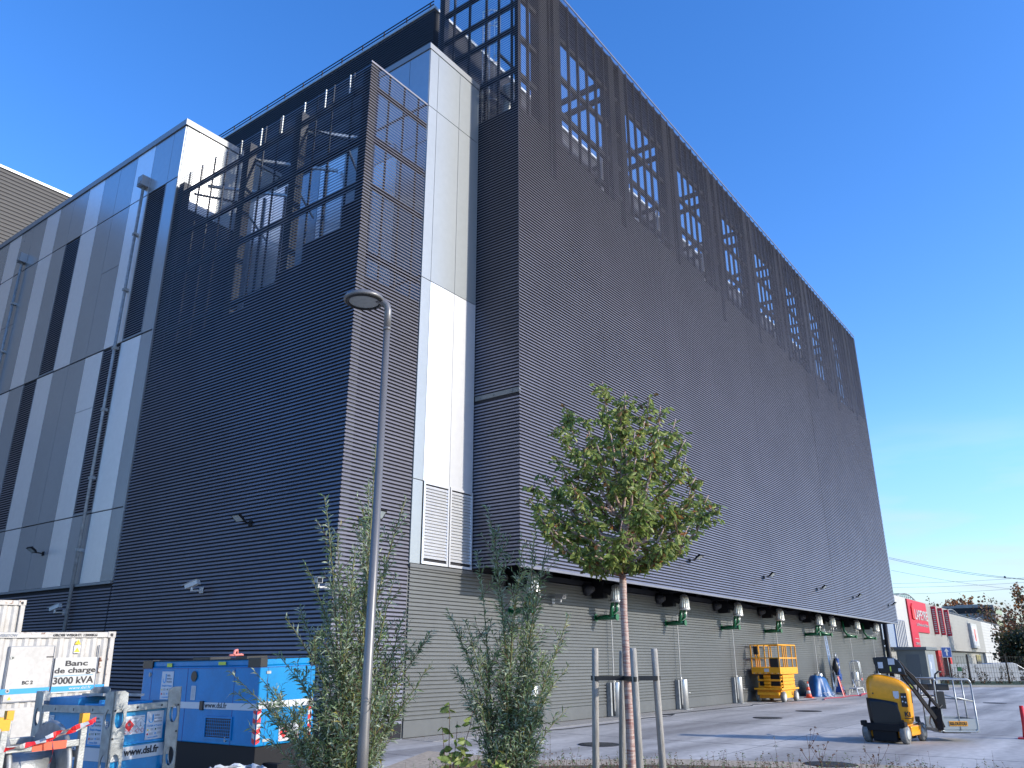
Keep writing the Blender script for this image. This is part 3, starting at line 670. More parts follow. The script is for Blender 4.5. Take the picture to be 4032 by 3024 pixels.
for (a, b_) in ((-.9, -.18), (.9, -.18), (-.9, .18), (.9, .18)):
    m = MB(); m.bar((a, b_, .42), (a*1.08, b_*1.3, 0), .04, .04); m.build('leg', 'sgrey', t)

# ------------------------------------------------------------------ scissor lift
t = thing('scissor_lift', 'yellow scissor lift parked folded against the grey louvred wall', 'scissor lift', (38.1, 13.0, 0))
def pr(mb, n, mt, b_=0, p=None): return mb.build(n, mt, p or t, b_)
m = MB(); m.box(.12, 2.1, .1, 1.22, .16, .52); m.box(-.05, 2.35, .0, 1.3, .52, .6); m.box(-.1, .15, .15, 1.15, .3, .42); pr(m, 'chassis', 'orange2', .012)
for (a, b_) in ((.25, -.02), (1.95, -.02), (.25, 1.14), (1.95, 1.14)):
    m = MB(); m.lathe([(.19, 0), (.23, .02), (.23, .15), (.19, .17)], (a, b_, .23), 24, 0, 'y'); wh = pr(m, 'wheel', 'rubber')
    m = MB(); m.lathe([(.16, -.01), (.15, .0), (.06, .03)], (a, b_, .23), 20, 0, 'y'); pr(m, 'rim', 'white', 0, wh)
m = MB()
for k in range(4):
    z0 = .62+.145*k; s_ = 1 if k % 2 else -1
    for yy in (.1, 1.12): m.bar((.15, yy, z0+(.0 if s_ > 0 else .1)), (2.05, yy, z0+(.1 if s_ > 0 else .0)), .06, .13)
    m.box(.12+.05*(k % 2), .2, .1, 1.15, z0-.02, z0+.07); m.box(.3, 1.9, .03, .06, z0-.02, z0+.115); m.cyl((.12, .55, z0+.05), (.12, .85, z0+.05), .07, n=10)
pr(m, 'scissor_stack', 'orange2', .01)
m = MB(); m.box(.15, 2.0, .14, 1.08, .62, 1.18); pr(m, 'stack_core', 'blackm')
m = MB(); m.box(-.08, 2.38, -.02, 1.32, 1.2, 1.26); m.box(-.08, 2.38, -.02, .0, 1.26, 1.5); m.box(-.08, 2.38, 1.3, 1.32, 1.26, 1.5); m.box(-.1, -.07, -.02, 1.32, 1.22, 1.5); m.box(2.36, 2.39, -.02, 1.32, 1.2, 1.5); pr(m, 'platform', 'orange2', .005)
m = MB()
for z in (1.9, 2.48):
    for yy in (0, 1.3): m.bar((-.05, yy, z), (2.35, yy, z), .05, .05)
    for xx in (-.05, 2.35): m.bar((xx, 0, z), (xx, 1.3, z), .05, .05)
for xx in (-.05, .5, .75, 1.0, 1.75, 2.35):
    for yy in (0, 1.3): m.bar((xx, yy, 1.5), (xx, yy, 2.48), .045, .045)
for yy in (.35, .65, .95): m.bar((-.05, yy, 1.9), (-.05, yy, 2.48), .04, .04)
pr(m, 'guard_rail', 'orange2')
m = MB(); m.box(-.14, -.02, .95, 1.15, 2.05, 2.42); m.box(-.12, -.06, .03, .42, 1.5, 1.88); m.cyl((-.06, 1.02, 2.05), (-.06, 1.0, 1.9), .02, n=6); pr(m, 'control_box', 'black', .01)
m = MB(); m.box(-.105, -.101, .5, .72, 1.3, 1.44); pr(m, 'sticker', 'paper')
m = MB()
for k in range(9): m.box(-.106, -.101, .05+.14*k, .11+.14*k, 1.225, 1.25, k % 2)
pr(m, 'hazard_stripe', ['white', 'ink'])
text('K', .2, (1.5, -.03+.12, .28), XF, ZU, 'ink', t, bold=.006)

# ------------------------------------------------------------------ yellow mast boom lift (turret frame: x = across, y = away)
VH = R(9.6)
t = thing('boom_lift', 'orange yellow mast boom lift with black arm and grey basket on the concrete yard', 'boom lift', (21.67, 4.85, 0), VH-PI/2)
# chassis frame: a = long axis (slightly right of view direction)
ch = R(-16.6+90)
def CF(p):   # chassis coords (along, left) -> local
    a, l, z = p; return Vector((math.cos(ch)*a-math.sin(ch)*l, math.sin(ch)*a+math.cos(ch)*l, z))
CM = Matrix.Rotation(ch, 4, 'Z')
def cbox(mb, x0, x1, y0, y1, z0, z1, mi=0): mb.tbox(CM @ Matrix.Translation(((x0+x1)/2, (y0+y1)/2, (z0+z1)/2)), x1-x0, y1-y0, z1-z0, mi)
m = MB(); cbox(m, -.5, .62, -.36, .36, .12, .40); cbox(m, -.2, .7, -.47, -.33, .15, .36); cbox(m, -.2, .7, .33, .47, .15, .36); pr(m, 'chassis', 'orange', .025)
m = MB(); cbox(m, -.66, -.5, -.45, .45, .26, .42); cbox(m, -.62, -.5, -.27, .27, .04, .3); cbox(m, -.68, -.5, .4, .5, .36, .47); cbox(m, -.68, -.5, -.5, -.4, .36, .47); cbox(m, -.45, .6, -.3, .3, .06, .13)
pr(m, 'front_plate', 'blackm', .02)
for (a, l) in ((-.5, .42), (-.5, -.42), (.6, .42), (.6, -.42)):
    m = MB(); pts = [(.17, -.07), (.205, -.05), (.205, .05), (.17, .07)]
    m.lathe(pts, (0, 0, 0), 28, 0, 'y'); m.v = [tuple((CM @ Matrix.Translation((a, l, .205))) @ Vector(v)) for v in m.v]
    wh = pr(m, 'wheel', 'rubber')
    m = MB(); s_ = 1 if l > 0 else -1
    m.lathe([(.15, s_*.071), (.14, s_*.06), (.05, s_*.085)], (0, 0, 0), 24, 0, 'y'); m.v = [tuple((CM @ Matrix.Translation((a, l, .205))) @ Vector(v)) for v in m.v]
    m.sm = [True]*len(m.sm); pr(m, 'hub', 'lsteel', 0, wh)
# cowling: cross-section rings with rounded plan, orange upper and black lower cover
def ring(hx, hy, r_, z, cx_=0, cy_=0, n=6):
    P = []
    for q, (sx_, sy) in enumerate(((1, 1), (-1, 1), (-1, -1), (1, -1))):
        for k in range(n+1):
            a = PI/2*q+PI/2*k/n; P.append((cx_+sx_*(hx-r_)+r_*math.cos(a), cy_+sy*(hy-r_)+r_*math.sin(a), z))
    return P
def loft(mb, rings, mi=0, cap=True):
    n = len(rings[0]); k = len(mb.v)
    for rg in rings: mb.v += [tuple(p) for p in rg]
    for i in range(len(rings)-1):
        for j in range(n):
            mb.f.append((k+i*n+j, k+i*n+(j+1) % n, k+(i+1)*n+(j+1) % n, k+(i+1)*n+j)); mb.m.append(mi(i, j) if callable(mi) else mi); mb.sm.append(True)
    if cap:
        mb.f.append(tuple(k+j for j in range(n))[::-1]); mb.m.append(0); mb.sm.append(False)
        e = k+(len(rings)-1)*n; mb.f.append(tuple(e+j for j in range(n))); mb.m.append(0); mb.sm.append(False)
def slope(pts, k, x0): return [(x, y, z-k*max(0, x-x0)**1.4) for x, y, z in pts]
m = MB(); rs = []
for (hx, hy, r_, z, k) in ((.43, .45, .13, .36, 0), (.455, .47, .13, .5, 0), (.475, .49, .14, .9, 0), (.48, .49, .15, 1.2, .12), (.465, .47, .16, 1.36, .45), (.40, .42, .16, 1.45, .6), (.30, .3, .16, 1.50, .5)):
    rs.append(slope(ring(hx, hy, r_, z, .02, 0, 6), k, -.05))
loft(m, rs)
cow = pr(m, 'cowling', 'orange')
sb = cow.modifiers.new('sub', 'SUBSURF'); sb.levels = sb.render_levels = 2
m = MB(); rs = []
for (hx, hy, r_, z) in ((.33, .40, .12, .34), (.345, .42, .13, .5), (.36, .435, .14, .75), (.36, .435, .14, .86)):
    rs.append([(x, y, zz+(.10*min(1, max(0, (.38-x)/.7))-.16*max(0, x-.05) if z > .8 else 0)) for x, y, zz in ring(hx, hy, r_, z, -.125, -.085, 6)])
loft(m, rs); pr(m, 'rear_cover', 'black')
m = MB(); m.prism([(-.40, .9), (-.1, .9), (.02, .87), (.17, .8), (.21, .66), (.23, .36), (-.38, .36)], -.522, -.49); pr(m, 'battery_cover', 'black', .015)
m = MB(); m.box(.495, .503, -.36, -.22, .86, 1.12); m.box(.27, .40, -.515, -.49, .78, 1.08); pr(m, 'control_panel', 'black', .01)
m = MB()
for (a, z) in ((.30, 1.0), (.36, 1.0), (.30, .9), (.36, .88)): m.cyl((a, -.52, z), (a, -.5, z), .018, n=8)
pr(m, 'knob', 'paper')
m = MB(); m.box(.12, .24, -.497, -.492, 1.0, 1.12); m.box(.14, .23, -.497, -.492, .96, 1.0); pr(m, 'sticker', 'paper')
text('K', .14, (.30, -.505, .58), XF, ZU, 'ink', t, bold=.006); text('i', .14, (.395, -.505, .58), XF, ZU, 'ink', t, bold=.008)
m = MB(); m.box(.29, .44, -.503, -.5, .53, .55); m.box(-.33, -.3, -.5, -.495, 1.05, 1.08); pr(m, 'small_mark', 'ink')
m = MB(); m.prism([(-.23, 1.86), (.02, 1.88), (.22, 1.86), (.34, 1.78), (.42, 1.62), (.46, 1.45), (.2, 1.5), (-.13, 1.5), (-.15, 1.66), (-.22, 1.72)], -.26, .2); m.box(-.2, -.14, -.3, -.26, 1.5, 1.7)
pr(m, 'boom_head', 'black', .02)
m = MB(); m.box(-.13, -.02, -.268, -.262, 1.62, 1.76); m.box(.1, .24, -.268, -.262, 1.7, 1.84); m.box(.3, .36, -.268, -.262, 1.55, 1.62); pr(m, 'paper_label', 'paper')
m = MB(); m.box(.12, .15, -.27, -.262, 1.55, 1.66); m.bar((.49, -.24, 1.27), (.55, -.24, 1.18), .06, .012); pr(m, 'yellow_tag', 'ytag')
m = MB()
for yy in (-.16, -.02):
    ye = yy+.42
    m.bar((.30, yy, 1.80), (1.02, ye, .75), .05, .07); m.bar((.34, yy, 1.54), (.92, ye, .5), .05, .09)
    for f in (.2, .5, .8): m.bar((.30+.72*f, yy+.42*f, 1.80-1.05*f), (.34+.58*f, yy+.42*f, 1.54-1.04*f), .03, .05)
m.bar((.88, .33, .75), (1.0, .38, .3), .16, .16); m.box(.93, 1.06, .26, .5, .26, .74)
pr(m, 'boom_arm', 'blackm', .008)
m = MB(); m.tube([(.3, -.2, 1.75), (.6, -.1, 1.45), (.85, .1, 1.05), (.95, .25, .85), (1.02, .3, .72), (1.1, .4, .8)], .016, 6); m.tube([(.55, -.35, .3), (.58, -.42, .55), (.66, -.46, .32)], .01, 5); pr(m, 'cable_run', 'cable')
# basket: own frame, turned 25 degrees
BA = Vector((1.0, .40, .10)); BM = Matrix.Translation(BA) @ Matrix.Rotation(R(25), 4, 'Z')
def bp_(x, y, z): return BM @ Vector((x, y, z))
def rrect(x0, x1, z0, z1, y, r_=.09):
    P = []
    for (cx_, cz, a0) in ((x1-r_, z1-r_, 0), (x0+r_, z1-r_, 90), (x0+r_, z0+r_, 180), (x1-r_, z0+r_, 270)):
        for k in range(5): a = R(a0+90*k/4); P.append(bp_(cx_+r_*math.cos(a), y, cz+r_*math.sin(a)))
    return P+[P[0]]
m = MB(); m.tube(rrect(0, .86, .12, 1.27, 0), .021, 8); 
m.tube([bp_(-.16, .5, 1.28), bp_(0, 0, 1.28), bp_(.03, -.01, 1.26)], .02, 8)
m.tube([bp_(-.16, .5, 1.28), bp_(-.16, .8, 1.28), bp_(0, .86, 1.28), bp_(.78, .86, 1.28), bp_(.86, .8, 1.27), bp_(.86, .05, 1.25)], .02, 8)
for (x, y) in ((.45, 0), (.05, .86), (.45, .86), (.86, .86), (.86, .43)): m.cyl(bp_(x, y, .15), bp_(x, y, 1.27), .018, n=8)
m.tube([bp_(0, 0, .96), bp_(.86, 0, .78)], .018, 8); m.tube([bp_(0, 0, .9), bp_(-.1, .4, .9), bp_(0, .86, .85), bp_(.86, .86, .8), bp_(.86, 0, .8)], .018, 8)
m.tube([bp_(-.12, .1, .55), bp_(-.2, .1, .3), bp_(-.12, .1, .14), bp_(0, .1, .12)], .018, 8); m.tube([bp_(0, 0, .12), bp_(0, .86, .12), bp_(.86, .86, .12), bp_(.86, 0, .12)], .02, 8)
pr(m, 'basket_rail', 'rail')
m = MB()
def bbox(mb, x0, x1, y0, y1, z0, z1, mi=0): mb.tbox(BM @ Matrix.Translation(((x0+x1)/2, (y0+y1)/2, (z0+z1)/2)), x1-x0, y1-y0, z1-z0, mi)
bbox(m, 0, .86, .0, .86, .14, .17); bbox(m, .02, .85, -.008, .008, .17, .4); bbox(m, .02, .85, .85, .865, .17, .4); bbox(m, .85, .865, .02, .84, .17, .4); bbox(m, 0, .1, .02, .3, .17, .62)
pr(m, 'basket_floor', 'rail', .004)
m = MB(); bbox(m, .2, .62, -.02, -.01, .24, .345); sg = pr(m, 'sign_plate', 'orange')
text('KILOUTOU', .095, bp_(.22, -.024, .26), BM.to_3x3() @ Vector(XF), ZU, 'ink', sg, width=.38, bold=.003)
m = MB(); bbox(m, -.1, .4, .12, .45, 1.02, 1.16); bbox(m, .0, .2, -.02, .1, .62, 1.0); bbox(m, .05, .7, .05, .6, .08, .13); pr(m, 'basket_console', 'black', .012)
m = MB(); m.tube([bp_(.1, .15, 1.16), bp_(.12, .12, 1.38), bp_(.2, .12, 1.44), bp_(.28, .12, 1.44)], .02, 8); m.cyl(bp_(.05, .15, 1.16), bp_(.05, .15, 1.3), .03, n=8); pr(m, 'joystick', 'black')
m = MB(); m.box(.5, .6, -.42, -.3, .46, .58); m.box(.18, .27, -.53, -.5, .42, .5); pr(m, 'side_lamp', 'black', .01)
# red cone at the right edge
t = thing('traffic_cone', 'red traffic post cut by the right edge of the picture', 'traffic cone', (24.2, 2.42, 0))
m = MB(); m.box(-.18, .18, -.18, .18, 0, .04); m.build('base', 'red', t, .01)
m = MB(); m.lathe([(.09, .04), (.06, .3), (.045, .75)], (0, 0, 0), 16); m.build('cone', 'red', t)

# ------------------------------------------------------------------ left yard: all stands on ground that tilts slightly
TX, TY = R(-.7), R(-1.6)
def decal_card(mb_parent, x, y, z, ux, wd, ht, scheme='logo'):
    """flat sticker on a face; ux along the face, outward normal = ux x up"""
    ux = Vector(ux); n_ = ux.cross(Vector(ZU)); p = Vector((x, y, z))
    def rect(mb, a0, a1, b0, b1, off, mi=0):
        q = [p+ux*a+Vector(ZU)*b+n_*off for a, b in ((a0, b0), (a1, b0), (a1, b1), (a0, b1))]; q2 = [v-n_*.002 for v in q]
        mb.add(q+q2, [(0, 1, 2, 3), (7, 6, 5, 4), (0, 4, 5, 1), (1, 5, 6, 2), (2, 6, 7, 3), (3, 7, 4, 0)], mi)
    m = MB(); rect(m, 0, wd, 0, ht, .004); st = m.build('sticker', 'paper', mb_parent)
    m = MB()
    def dia(cx_, cz, r_, mi):
        q = [p+ux*(cx_+a*r_)+Vector(ZU)*(cz+b*r_)+n_*(.0065 if mi != 1 else .0085) for a, b in ((0, -1), (1, 0), (0, 1), (-1, 0))]; m.add(q, [(0, 1, 2, 3)], mi)
    def disc(cx_, cz, r_, mi, n=14):
        q = [p+ux*(cx_+r_*math.cos(2*PI*k/n))+Vector(ZU)*(cz+r_*math.sin(2*PI*k/n))+n_*.0065 for k in range(n)]; m.add(q, [tuple(range(n))], mi)
    if scheme == 'logo':
        # letter mark: blue hook with a bar
        cxl, czl, rr = wd*.27, ht*.70, wd*.15
        A = [(-150+300*k/18) for k in range(19)]
        for k in range(14):
            a0, a1 = R(-200+16*k), R(-200+16*(k+1))
            q = [p+ux*(cxl+r_*math.cos(a))+Vector(ZU)*(czl+r_*math.sin(a))+n_*.0065 for r_, a in ((rr, a0), (rr, a1), (rr*.68, a1), (rr*.68, a0))]; m.add(q, [(0, 1, 2, 3)], 2)
        rect(m, cxl+rr*.45, cxl+rr*.95, czl-rr*.3, czl+rr*1.7, .0075, 2)
        disc(wd*.5, ht*.485, wd*.035, 2)
        disc(wd*.12, ht*.34, wd*.045, 3); disc(wd*.58, ht*.35, wd*.045, 4); disc(wd*.12, ht*.19, wd*.05, 0); disc(wd*.58, ht*.2, wd*.045, 2)
        for (a, b) in ((.22, .36), (.22, .32), (.68, .37), (.68, .33), (.22, .21), (.22, .17), (.68, .22), (.68, .18)): rect(m, wd*a, wd*(a+.22), ht*b, ht*(b+.018), .0065, 5)
        m.build('printed_mark', ['red', 'paper', 'blink', 'yellow', 'green', 'grink'], st)
        for (s_, zz) in (('delta', .82), ('service', .71), ('location', .60)):
            text(s_, ht*.11, p+ux*(wd*.46)+Vector(ZU)*(ht*zz)+n_*.006, ux, ZU, 'grink', st, depth=.001)
        text('Énergie', ht*.085, p+ux*(wd*.10)+Vector(ZU)*(ht*.46)+n_*.006, ux, ZU, 'blink', st, depth=.001, width=wd*.33)
        text('Pompage', ht*.085, p+ux*(wd*.57)+Vector(ZU)*(ht*.46)+n_*.006, ux, ZU, 'blink', st, depth=.001, width=wd*.36)
        text('www.dsl.fr', ht*.09, p+ux*(wd*.16)+Vector(ZU)*(ht*.05)+n_*.006, ux, ZU, 'blink', st, depth=.001, width=wd*.6)
    elif scheme == 'hazard':
        dia(wd*.22, ht*.5, ht*.33, 0); disc(wd*.22, ht*.55, ht*.1, 1)
        dia(wd*.80, ht*.52, ht*.33, 5); dia(wd*.80, ht*.52, ht*.30, 1)
        for cx_ in (.08, .33, .66, .92): dia(wd*cx_, ht*.17, ht*.13, 0); dia(wd*cx_, ht*.17, ht*.10, 1)
        for k in range(9): rect(m, wd*.42, wd*.58, ht*(.15+.065*k), ht*(.17+.065*k), .0065, 5)
        rect(m, wd*.36, wd*.66, ht*.84, ht*.87, .0065, 5); rect(m, wd*.78, wd*.98, ht*.9, ht*.93, .0065, 5)
        rect(m, wd*.79, wd*.81, ht*.4, ht*.65, .009, 6); rect(m, wd*.74, wd*.86, ht*.40, ht*.42, .009, 6)
        m.build('printed_mark', ['red', 'paper', 'blink', 'yellow', 'green', 'grink', 'ink'], st)
    elif scheme == 'lines':
        for k in range(11): rect(m, wd*.12, wd*.88, ht*(.06+.085*k), ht*(.085+.085*k), .0065, 5)
        m.build('printed_mark', ['red', 'paper', 'blink', 'yellow', 'green', 'grink'], st)
    return st

# container with load bank: face looks to -Y, right end at x=0, top at z=2.44
def container(name, label, loc, L_, H, full=True):
    t = thing(name, label, 'container', loc, 0, None, (TX, TY, 0))
    m = MB(); m.box(-L_, 0, .0, .09, H-.12, H); m.box(-L_, -.002, 2.3, 2.43, H-.12, H); m.box(-L_, 0, .0, .09, 0, .15); m.box(-L_, 0, 2.3, 2.43, 0, .15)
    m.box(-.11, .0, -.003, .13, .15, H-.12); m.box(-.11, 0, 2.3, 2.433, .15, H-.12); m.box(-L_-.003, -L_+.11, -.003, .13, .15, H-.12)
    m.box(-.18, .012, -.012, .17, H-.125, H+.012); m.box(-L_+.1, -.1, .1, 2.35, H-.08, H-.03); m.box(-.06, -.01, .13, 2.3, .15, H-.12)
    m.build('frame', 'cwhite', t, .008)
    m = MB(); x = -.12; st = .19
    while x > -L_+.3:
        m.add([(x, .07, .15), (x, .07, H-.12), (x-.05, .035, H-.12), (x-.05, .035, .15), (x-.12, .035, H-.12), (x-.12, .035, .15), (x-.17, .07, H-.12), (x-.17, .07, .15), (x-st-.06, .07, H-.12), (x-st-.06, .07, .15)],
              [(0, 1, 2, 3), (3, 2, 4, 5), (5, 4, 6, 7), (7, 6, 8, 9)]); x -= st+.06
    m.build('corrugated_side', 'cwhite', t)
    m = MB(); m.lathe([(.028, 0), (.028, -.004)], (-.1, -.013, H-.06), 12, 0, 'y')
    m.box(-.11, -.06, -.018, -.013, H-.1, H-.03)
    m.build('corner_casting', 'ink', t)
    return t
CZ = 2.44
t = container('load_bank_container', 'white container lettered Banc de charge with blue stripe, in the left yard', (10.33, 19.4, 0), 6.1, CZ)
m = MB(); m.box(-2.26, -1.36, .0, .035, CZ-1.42, CZ-.30); m.box(-2.21, -2.17, -.006, .0, CZ-.54, CZ-.5, 1); m.lathe([(.045, 0), (.045, -.012)], (-2.2, 0, CZ-.53), 14, 2, 'y'); m.lathe([(.045, 0), (.045, -.012)], (-2.2, 0, CZ-1.2), 14, 2, 'y')
m.lathe([(.02, 0), (.02, -.018)], (-2.2, 0, CZ-.53), 10, 1, 'y'); m.lathe([(.02, 0), (.02, -.018)], (-2.2, 0, CZ-1.2), 10, 1, 'y')
m.box(-1.5, -1.35, -.02, .0, CZ-.535, CZ-.515, 1); m.box(-1.5, -1.35, -.02, .0, CZ-1.26, CZ-1.24, 1)
door = m.build('door', ['cwhite', 'ink', 'galv'], t, .003)
m = MB()
for z in (CZ-.295, CZ-1.43): m.box(-2.28, -1.34, .0, .04, z-.006, z+.006)
for x in (-2.28, -1.345, -.34): m.box(x-.006, x+.006, .0, .04, CZ-1.43, CZ-.29)
m.box(-2.5, -1.3, .012, .034, .16, CZ-1.55, 1); m.box(-2.45, -1.35, .0, .012, .2, CZ-1.6, 1)
m.build('door_seal', ['grink', 'cwhite'], t)
m = MB(); m.box(-1.29, -.33, .015, .033, CZ-1.3, CZ-.55); pn = m.build('sign_board', 'white', t)
m = MB(); m.box(-1.30, -.11, .01, .014, CZ-1.27, CZ-1.16); m.box(-6, -1.345, -.004, .034, CZ-1.27, CZ-1.16); m.box(-1.27, -.4, .011, .0145, CZ-.945, CZ-.935); m.build('blue_stripe', 'bstripe', t)
text('Banc', .16, (-1.06, .009, CZ-.73), XF, ZU, 'ink', pn, width=.5, bold=.004); text('de charge', .16, (-1.28, .009, CZ-.88), XF, ZU, 'ink', pn, width=.92, bold=.004)
text('3000 kVA', .2, (-1.28, .009, CZ-1.11), XF, ZU, 'ink', pn, width=.9, bold=.005); text('www.dsl.fr', .085, (-.92, .006, CZ-1.235), XF, ZU, 'paper', pn, width=.5)
text('BC 2', .10, (-1.93, -.008, CZ-1.08), XF, ZU, 'ink', door, width=.22, bold=.003)
text('GROSS WEIGHT: 12000KG', .075, (-1.43, -.008, CZ-.09), XF, ZU, 'ink', t, width=1.0, bold=.003); text('DO NOT OVERSTOW', .075, (-2.95, -.008, CZ-.09), XF, ZU, 'grink', t, width=.78, bold=.002)
text('n', .17, (-2.62, -.004+.01, CZ-.9), XF, ZU, 'grink', t)
m = MB(); m.box(-1.9, -1.45, -.006, -.003, CZ-.045, CZ-.008); m.box(-2.15, -1.92, -.006, -.003, CZ-.02, CZ-.006); m.box(-.3, -.24, -.0, .01, CZ-.9, CZ-.55); m.box(-.115, -.10, -.006, -.003, 1.0, CZ-.35); m.build('rust_patch', 'rust', t)
m = MB()
for zz in (CZ-.22, CZ-.39):
    m.add([(-.92, .006, zz-.05), (-.78, .006, zz-.05), (-.85, .006, zz+.06)], [(0, 1, 2)]); m.add([(-.855, .004, zz-.03), (-.845, .004, zz-.03), (-.845, .004, zz+.03), (-.855, .004, zz+.03)], [(0, 1, 2, 3)], 1)
m.box(-.92, -.78, .007, .03, CZ-.46, CZ-.29, 2); m.build('warning_triangle', ['yellow', 'ink', 'paper'], t)
m = MB(); m.add([(-2.18, -.002, CZ-1.38), (-2.1, -.002, CZ-1.38), (-2.14, -.002, CZ-1.31)], [(0, 1, 2)]); m.build('warning_triangle', ['yellow'], t)
t = container('storage_container', 'second white container, upper corner with rust, behind the lettered container', (9.5, 22.5, .66), 6.1, 2.59)
m = MB(); m.box(-6.1, 0, 0, 2.43, -.66, -.02); m.build('skid', 'blackm', t); m = MB(); m.box(-.16, -.02, -.016, -.012, 2.5, 2.58); m.box(-.5, -.3, -.004, -.002, 2.5, 2.58); m.build('rust_patch', 'rust', t)
m = MB(); m.box(-.86, -.84, .0, .03, 2.22, 2.42); m.box(-.86, -.78, .0, .03, 2.41, 2.43); m.box(-.86, -.78, .0, .03, 2.21, 2.23); m.build('hook_mark', 'galvd', t)

# generator
t = thing('generator', 'large blue silenced generator with black corner caps and white stripe, beside the willow', 'generator', (8.2, 10.9, 0), 0, None, (TX, TY, 0))
W_, L_ = 1.1, 3.35; Z0, Z1 = .56, 1.82
m = MB(); m.box(0, W_, 0, L_, Z0, Z1-.1); m.box(.02, W_-.02, .02, L_-.02, Z1-.1, Z1); m.build('canopy', 'blue', t, .02)
m = MB(); m.box(.04, W_-.04, .05, L_-.05, .14, Z0-.003); m.box(-.02, W_+.02, .3, .5, 0, .14); m.box(-.02, W_+.02, L_-.5, L_-.3, 0, .14); m.box(.2, .32, -.3, .1, .2, .32); m.build('base_tank', 'blackm', t, .01)
m = MB()
for (a, b_) in ((-.012, -.012), (W_-.12, -.012), (-.012, L_-.3), (W_-.12, L_-.3)):
    m.box(a, a+.135, b_, b_+.315, Z1-.12, Z1+.02)
m.box(.1, .5, 1.5, 2.0, Z1+.0, Z1+.05); m.box(.1, .5, .5, .8, Z1+.0, Z1+.05); m.box(.0, W_, .02, L_-.02, Z1-.005, Z1+.008); m.build('corner_cap', 'black', t, .01)
m = MB()
for y in (3.05, 1.95, .64): m.box(-.003, .01, y-.006, y+.006, Z0, Z1-.13)
m.box(-.003, .01, .0, L_, Z1-.13, Z1-.12); m.box(.15, .156, -.003, .01, Z0, Z1-.13); m.box(W_-.1, W_-.094, -.003, .01, Z0, Z1-.13); m.box(0, W_, -.003, .01, Z1-.13, Z1-.12); m.build('door_gap', 'bluel', t)
m = MB(); m.box(-.006, .0, .01, L_-.01, 1.07, 1.17); m.box(.01, W_-.01, -.006, .0, 1.09, 1.19); m.build('white_band', 'wstripe', t)
text('www.dsl.fr', .12, (-.009, 1.38, 1.09), YL, ZU, 'ink', t, width=.6)
m = MB(); m.lathe([(.07, 0), (.09, -.02)], (0, 1.74, 1.57), 16, 0, 'x'); m.box(-.03, 0, 1.4, 1.5, 1.05, 1.19); m.build('door_handle', 'black', t, .01)
m = MB()
for (y, z) in ((3.1, 1.6), (.66, 1.62), (.75, .64)): m.box(-.012, 0, y-.04, y+.04, z-.02, z+.02); m.box(-.02, 0, y-.015, y+.015, z-.035, z+.035)
m.box(.12, .2, -.012, 0, 1.6, 1.64); m.box(.12, .25, -.012, 0, .62, .66); m.build('hinge', 'galv', t)
m = MB(); m.box(-.004, .003, .62, 1.3, .66, .94); m.build('air_inlet', 'ink', t)
m = MB()
for k in range(13): m.box(-.009, -.004, .64+.05*k, .648+.05*k, .67, .93)
for k in range(6): m.box(-.009, -.004, .62, 1.3, .68+.046*k, .688+.046*k)
for (a, b_, c, d) in ((.6, 1.33, .94, .97), (.6, 1.33, .63, .66)): m.box(-.02, 0, a, b_, c, d)
m.box(-.02, 0, .6, .62, .66, .94); m.box(-.02, 0, 1.3, 1.33, .66, .94); m.build('inlet_mesh', 'blue', t)
m = MB(); m.box(-.004, .0, 2.45, 2.6, Z1-.1, Z1-.04); m.box(-.004, .0, .9, 1.1, Z1-.08, Z1-.03); m.box(-.004, 0, .66, 1.1+.0, 0, 0); m.build('yellow_tag', 'ytag', t)
decal_card(t, -.003, 2.72, 1.2, YL, .36, .45); decal_card(t, -.003, 1.8, 1.2, YL, .13, .22, 'lines'); decal_card(t, .42, -.003, .6, XF, .4, .24, 'hazard')
for (fx, fy, nm) in ((-.006, .02, 'x'), (0, -.006, 'l'), (W_-.12, -.006, 'r')):
    m = MB()
    for k in range(7):
        z = Z0+.03+.07*k
        if nm == 'x': m.add([(fx, fy, z), (fx, fy+.07, z+.03), (fx, fy+.07, z+.10), (fx, fy, z+.07)], [(3, 2, 1, 0)], k % 2)
        else: m.add([(fx, fy, z+.0), (fx+.07, fy, z+.03), (fx+.07, fy, z+.10), (fx, fy, z+.07)], [(0, 1, 2, 3)], k % 2)
    m.build('reflective_strip', ['red', 'white'], t)
m = MB(); m.tube([(-.05, 0, .02), (.0, .05, .09), (.06, .08, .10), (.1, .12, .03), (.2, .1, .02)], .022, 8); m.tube([(-.12, .02, .015), (.1, .0, .03), (.18, .08, .02)], .018, 8)
o = m.build('lifting_strap', 'pink'); o.location = (8.35, 11.85, 1.86); tag(o, 'salmon pink strap lying on top of the blue generator', 'strap')

# fuel tank in galvanised frame: corner nearest camera at origin, right face to -Y, left face to -X
t = thing('fuel_tank', 'light blue fuel tank held in a galvanised frame with tall pierced corner posts', 'fuel tank', (5.21, 9.53, 0), 0, None, (R(-.9), R(-2.2), R(4)))
TW, TL, TH = .86, 1.66, 1.3
m = MB(); m.box(.05, TW-.05, .05, TL-.05, .12, TH-.03); m.box(.03, TW-.03, .03, TL-.03, .855, .875); m.build('tank_body', 'blue2', t, .02)
m = MB(); m.box(.04, TW-.04, .04, TL-.04, TH-.04, TH-.03); m.box(.1, .75, .9, 1.55, TH-.03, TH+.08); m.box(.12, .7, .3, .8, TH-.03, TH+.01); m.box(.15, .2, .5, .55, TH, TH+.05); m.build('tank_lid', 'blue2', t, .01)
m = MB(); m.tbox(Matrix.Translation((.45, .75, TH+.09)) @ Matrix.Rotation(R(4), 4, 'Y'), .55, .45, .03); m.build('lid_bar', 'galvd', t)
